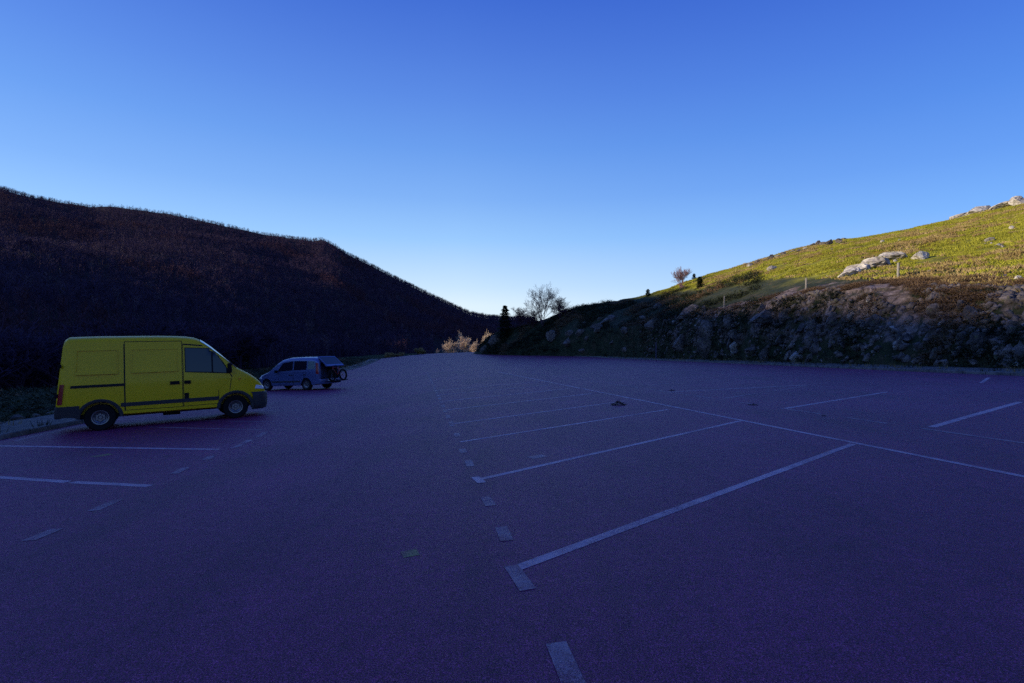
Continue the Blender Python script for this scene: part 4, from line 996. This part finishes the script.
# raised tailgate hinged at the roof's rear edge
b = bmesh.new()
rm = Matrix.Rotation(R(-40), 3, 'Y')
def TG(x, y, z): v = rm @ Vector((x, y, z)); return (v.x - .68, v.y, v.z + 1.79)
def slab(b, x0, x1, y0, y1, z0, z1, mi=0):
    c = [b.verts.new(TG(x, y, z)) for x in (x0, x1) for y in (y0, y1) for z in (z0, z1)]
    for f in ((0, 1, 3, 2), (4, 6, 7, 5), (0, 4, 5, 1), (2, 3, 7, 6), (0, 2, 6, 4), (1, 5, 7, 3)): b.faces.new([c[i] for i in f]).material_index = mi
slab(b, -.05, 0, -.66, .66, -.05, 0); slab(b, -.68, -.05, -.66, -.62, -.05, 0); slab(b, -.68, -.05, .62, .66, -.05, 0); slab(b, -.80, -.68, -.68, .68, -.07, .0)
bmesh.ops.recalc_face_normals(b, faces=b.faces)
tgo = obj('tailgate', b, M['blue'], car)
b = bmesh.new(); slab(b, -.675, -.055, -.615, .615, -.035, -.010); bmesh.ops.recalc_face_normals(b, faces=b.faces); obj('rear_window', b, M['glass'], tgo)
b = bmesh.new(); box(b, (-.975, 0, .50), (.02, .5, .11)); obj('number_plate', b, M['plate'], car)
# tow-bar bicycle rack
def tube(bm, p0, p1, r, n=8):
    p0, p1 = Vector(p0), Vector(p1); d = p1 - p0; q = d.to_track_quat('Z', 'Y').to_matrix().to_4x4()
    bmesh.ops.create_cone(bm, cap_ends=True, segments=n, radius1=r, radius2=r, depth=d.length, matrix=Matrix.Translation((p0 + p1) / 2) @ q)
b = bmesh.new(); tube(b, (-.9, 0, .38), (-1.55, 0, .42), .03); tube(b, (-1.15, -.62, .44), (-1.15, .62, .44), .02); tube(b, (-1.42, -.75, .46), (-1.42, .75, .46), .025); tube(b, (-1.55, -.6, .46), (-1.55, .6, .46), .02)
tube(b, (-1.15, -.2, .44), (-1.32, -.2, 1.05), .018); tube(b, (-1.15, .2, .44), (-1.32, .2, 1.05), .018); tube(b, (-1.32, -.2, 1.05), (-1.32, .2, 1.05), .018)
for sd in (-1, 1): tube(b, (-1.10, sd * .6, .44), (-1.60, sd * .6, .46), .018)
obj('bike_rack', b, M['black'], car)
hc = 159.0; cpos = (-10.75, 28.3)
orient(car, cpos, hc)
hcr = R(hc); car.location.x += .0; car.location.y += .0
bpy.context.view_layer.update()
bk = empty('bicycle', (0, 0, 0), 0, 'red framed bicycle carried crosswise on the rack behind the blue car', 'bicycle')
bk.matrix_world = car.matrix_basis @ Matrix.Translation((-1.42, 0, .47)) @ Matrix.Rotation(R(90), 4, 'Z') @ Matrix.Rotation(R(6), 4, 'X') @ Matrix.Scale(.86, 4)
for xw in (-.52, .52):
    b = bmesh.new()
    for i in range(32):
        a0, a1 = 2 * math.pi * i / 32, 2 * math.pi * (i + 1) / 32; tube(b, (xw + .32 * math.cos(a0), 0, .33 + .32 * math.sin(a0)), (xw + .32 * math.cos(a1), 0, .33 + .32 * math.sin(a1)), .06, 6)
    wl = obj('wheel', b, M['black'], bk, True)
    b = bmesh.new()
    for i in range(16): a0 = 2 * math.pi * i / 16; tube(b, (xw, .02 * (-1) ** i, .33), (xw + .30 * math.cos(a0), 0, .33 + .30 * math.sin(a0)), .003, 4)
    tube(b, (xw, -.05, .33), (xw, .05, .33), .02); obj('spokes', b, M['steel'], wl)
b = bmesh.new()
for p, q, r_ in (((-.52, 0, .33), (-.08, 0, .30), .014), ((-.52, 0, .33), (-.2, 0, .76), .012), ((-.08, 0, .30), (-.22, 0, .86), .018), ((-.08, 0, .30), (.36, 0, .72), .022), ((-.2, 0, .76), (.33, 0, .82), .018), ((.38, 0, .68), (.32, 0, .9), .02)): tube(b, p, q, r_)
obj('frame', b, M['redframe'], bk)
b = bmesh.new(); tube(b, (.38, .05, .68), (.52, .05, .33), .014); tube(b, (.38, -.05, .68), (.52, -.05, .33), .014); obj('fork', b, M['black'], bk)
b = bmesh.new(); tube(b, (.33, -.28, .93), (.33, .28, .93), .014); tube(b, (.32, 0, .88), (.33, 0, .93), .016); obj('handlebar', b, M['black'], bk)
b = bmesh.new(); box(b, (-.24, 0, .91), (.26, .13, .06), bev=.025); tube(b, (-.22, 0, .84), (-.24, 0, .9), .014); obj('saddle', b, M['black'], bk, True)
b = bmesh.new(); tube(b, (-.08, -.05, .30), (-.08, .05, .30), .09, 16); tube(b, (-.08, .06, .30), (.04, .06, .18), .01); tube(b, (-.08, -.06, .30), (-.20, -.06, .42), .01); obj('crankset', b, M['black'], bk)

# ---------------------------------------------------------------- light, sky, camera
SUN_AZ = -100.0; SUN_EL = 14.7   # compass from +Y, clockwise; low sun far left, slightly behind
sd = Vector((math.sin(R(SUN_AZ)) * math.cos(R(SUN_EL)), math.cos(R(SUN_AZ)) * math.cos(R(SUN_EL)), math.sin(R(SUN_EL))))
L = bpy.data.lights.new('sun', 'SUN'); L.energy = 5.0; L.angle = R(.5); L.color = (1.0, .90, .68)
lo = bpy.data.objects.new('sun', L); C.objects.link(lo); lo.rotation_euler = sd.to_track_quat('Z', 'Y').to_euler(); lo.location = sd * 50
w = bpy.data.worlds.new('World'); bpy.context.scene.world = w; w.use_nodes = True; nt = w.node_tree
bg = nt.nodes['Background']; sky = nt.nodes.new('ShaderNodeTexSky'); sky.sky_type = 'NISHITA'; sky.sun_disc = False
sky.sun_elevation = R(SUN_EL); sky.sun_rotation = R(SUN_AZ); sky.altitude = 1400; sky.air_density = 1.0; sky.dust_density = .05; sky.ozone_density = 3.0
# a clear sky: the Nishita sky blended with the deep blue elevation profile of a high, dry winter sky
STR, EXPO = .12, 2 ** .35
def lin(c): return tuple(((v / 255 + .055) / 1.055) ** 2.4 / EXPO if v > 10 else v / 255 / 12.92 for v in c)
sky_c = mixc(nt, 1.0, sky.outputs['Color'], (STR * 1.1, STR * 1.35, STR * 2.2), 'MULTIPLY')
tcw = nt.nodes.new('ShaderNodeTexCoord'); sx = nt.nodes.new('ShaderNodeSeparateXYZ'); nt.links.new(tcw.outputs['Generated'], sx.inputs[0])
prof = ramp(nt, sx.outputs['Z'], [(0., lin((240, 249, 247))), (.07, lin((230, 245, 249))), (.105, lin((208, 233, 250))), (.194, lin((159, 206, 251))), (.266, lin((132, 182, 245))), (.35, lin((108, 161, 238))), (.427, lin((92, 141, 230))), (.495, lin((78, 124, 221))), (.555, lin((64, 109, 213))), (.75, lin((44, 82, 190))), (1., lin((34, 66, 168)))])
prof.color_ramp.interpolation = 'B_SPLINE' if False else 'LINEAR'
mr = nt.nodes.new('ShaderNodeMapRange'); mr.inputs['From Min'].default_value = -.1; mr.inputs['From Max'].default_value = .9; nt.links.new(sx.outputs['X'], mr.inputs['Value'])
side_c = mixc(nt, mr.outputs[0], (1., 1., 1.), (.40, .60, .86))
prof2 = mixc(nt, 1., prof.outputs['Color'], side_c, 'MULTIPLY')
full = mixc(nt, .12, prof2, sky_c)
scl = nt.nodes.new('ShaderNodeVectorMath'); scl.operation = 'SCALE'; scl.inputs['Scale'].default_value = 1 / STR; nt.links.new(full, scl.inputs[0])
nt.links.new(scl.outputs[0], bg.inputs['Color']); bg.inputs['Strength'].default_value = STR

cam = bpy.data.cameras.new('camera'); co = bpy.data.objects.new('camera', cam); C.objects.link(co)
cam.sensor_width = 36; cam.lens = 18.0; cam.clip_end = 6000; cam.clip_start = .1
co.location = (0, 0, HC); co.rotation_euler = (R(90), 0, 0)
sc_ = bpy.context.scene; sc_.camera = co
sc_.view_settings.view_transform = 'Standard'; sc_.view_settings.look = 'None'; sc_.view_settings.exposure = .35; sc_.view_settings.gamma = 1
sc_.render.film_transparent = False
sc_.cycles.use_denoising = False
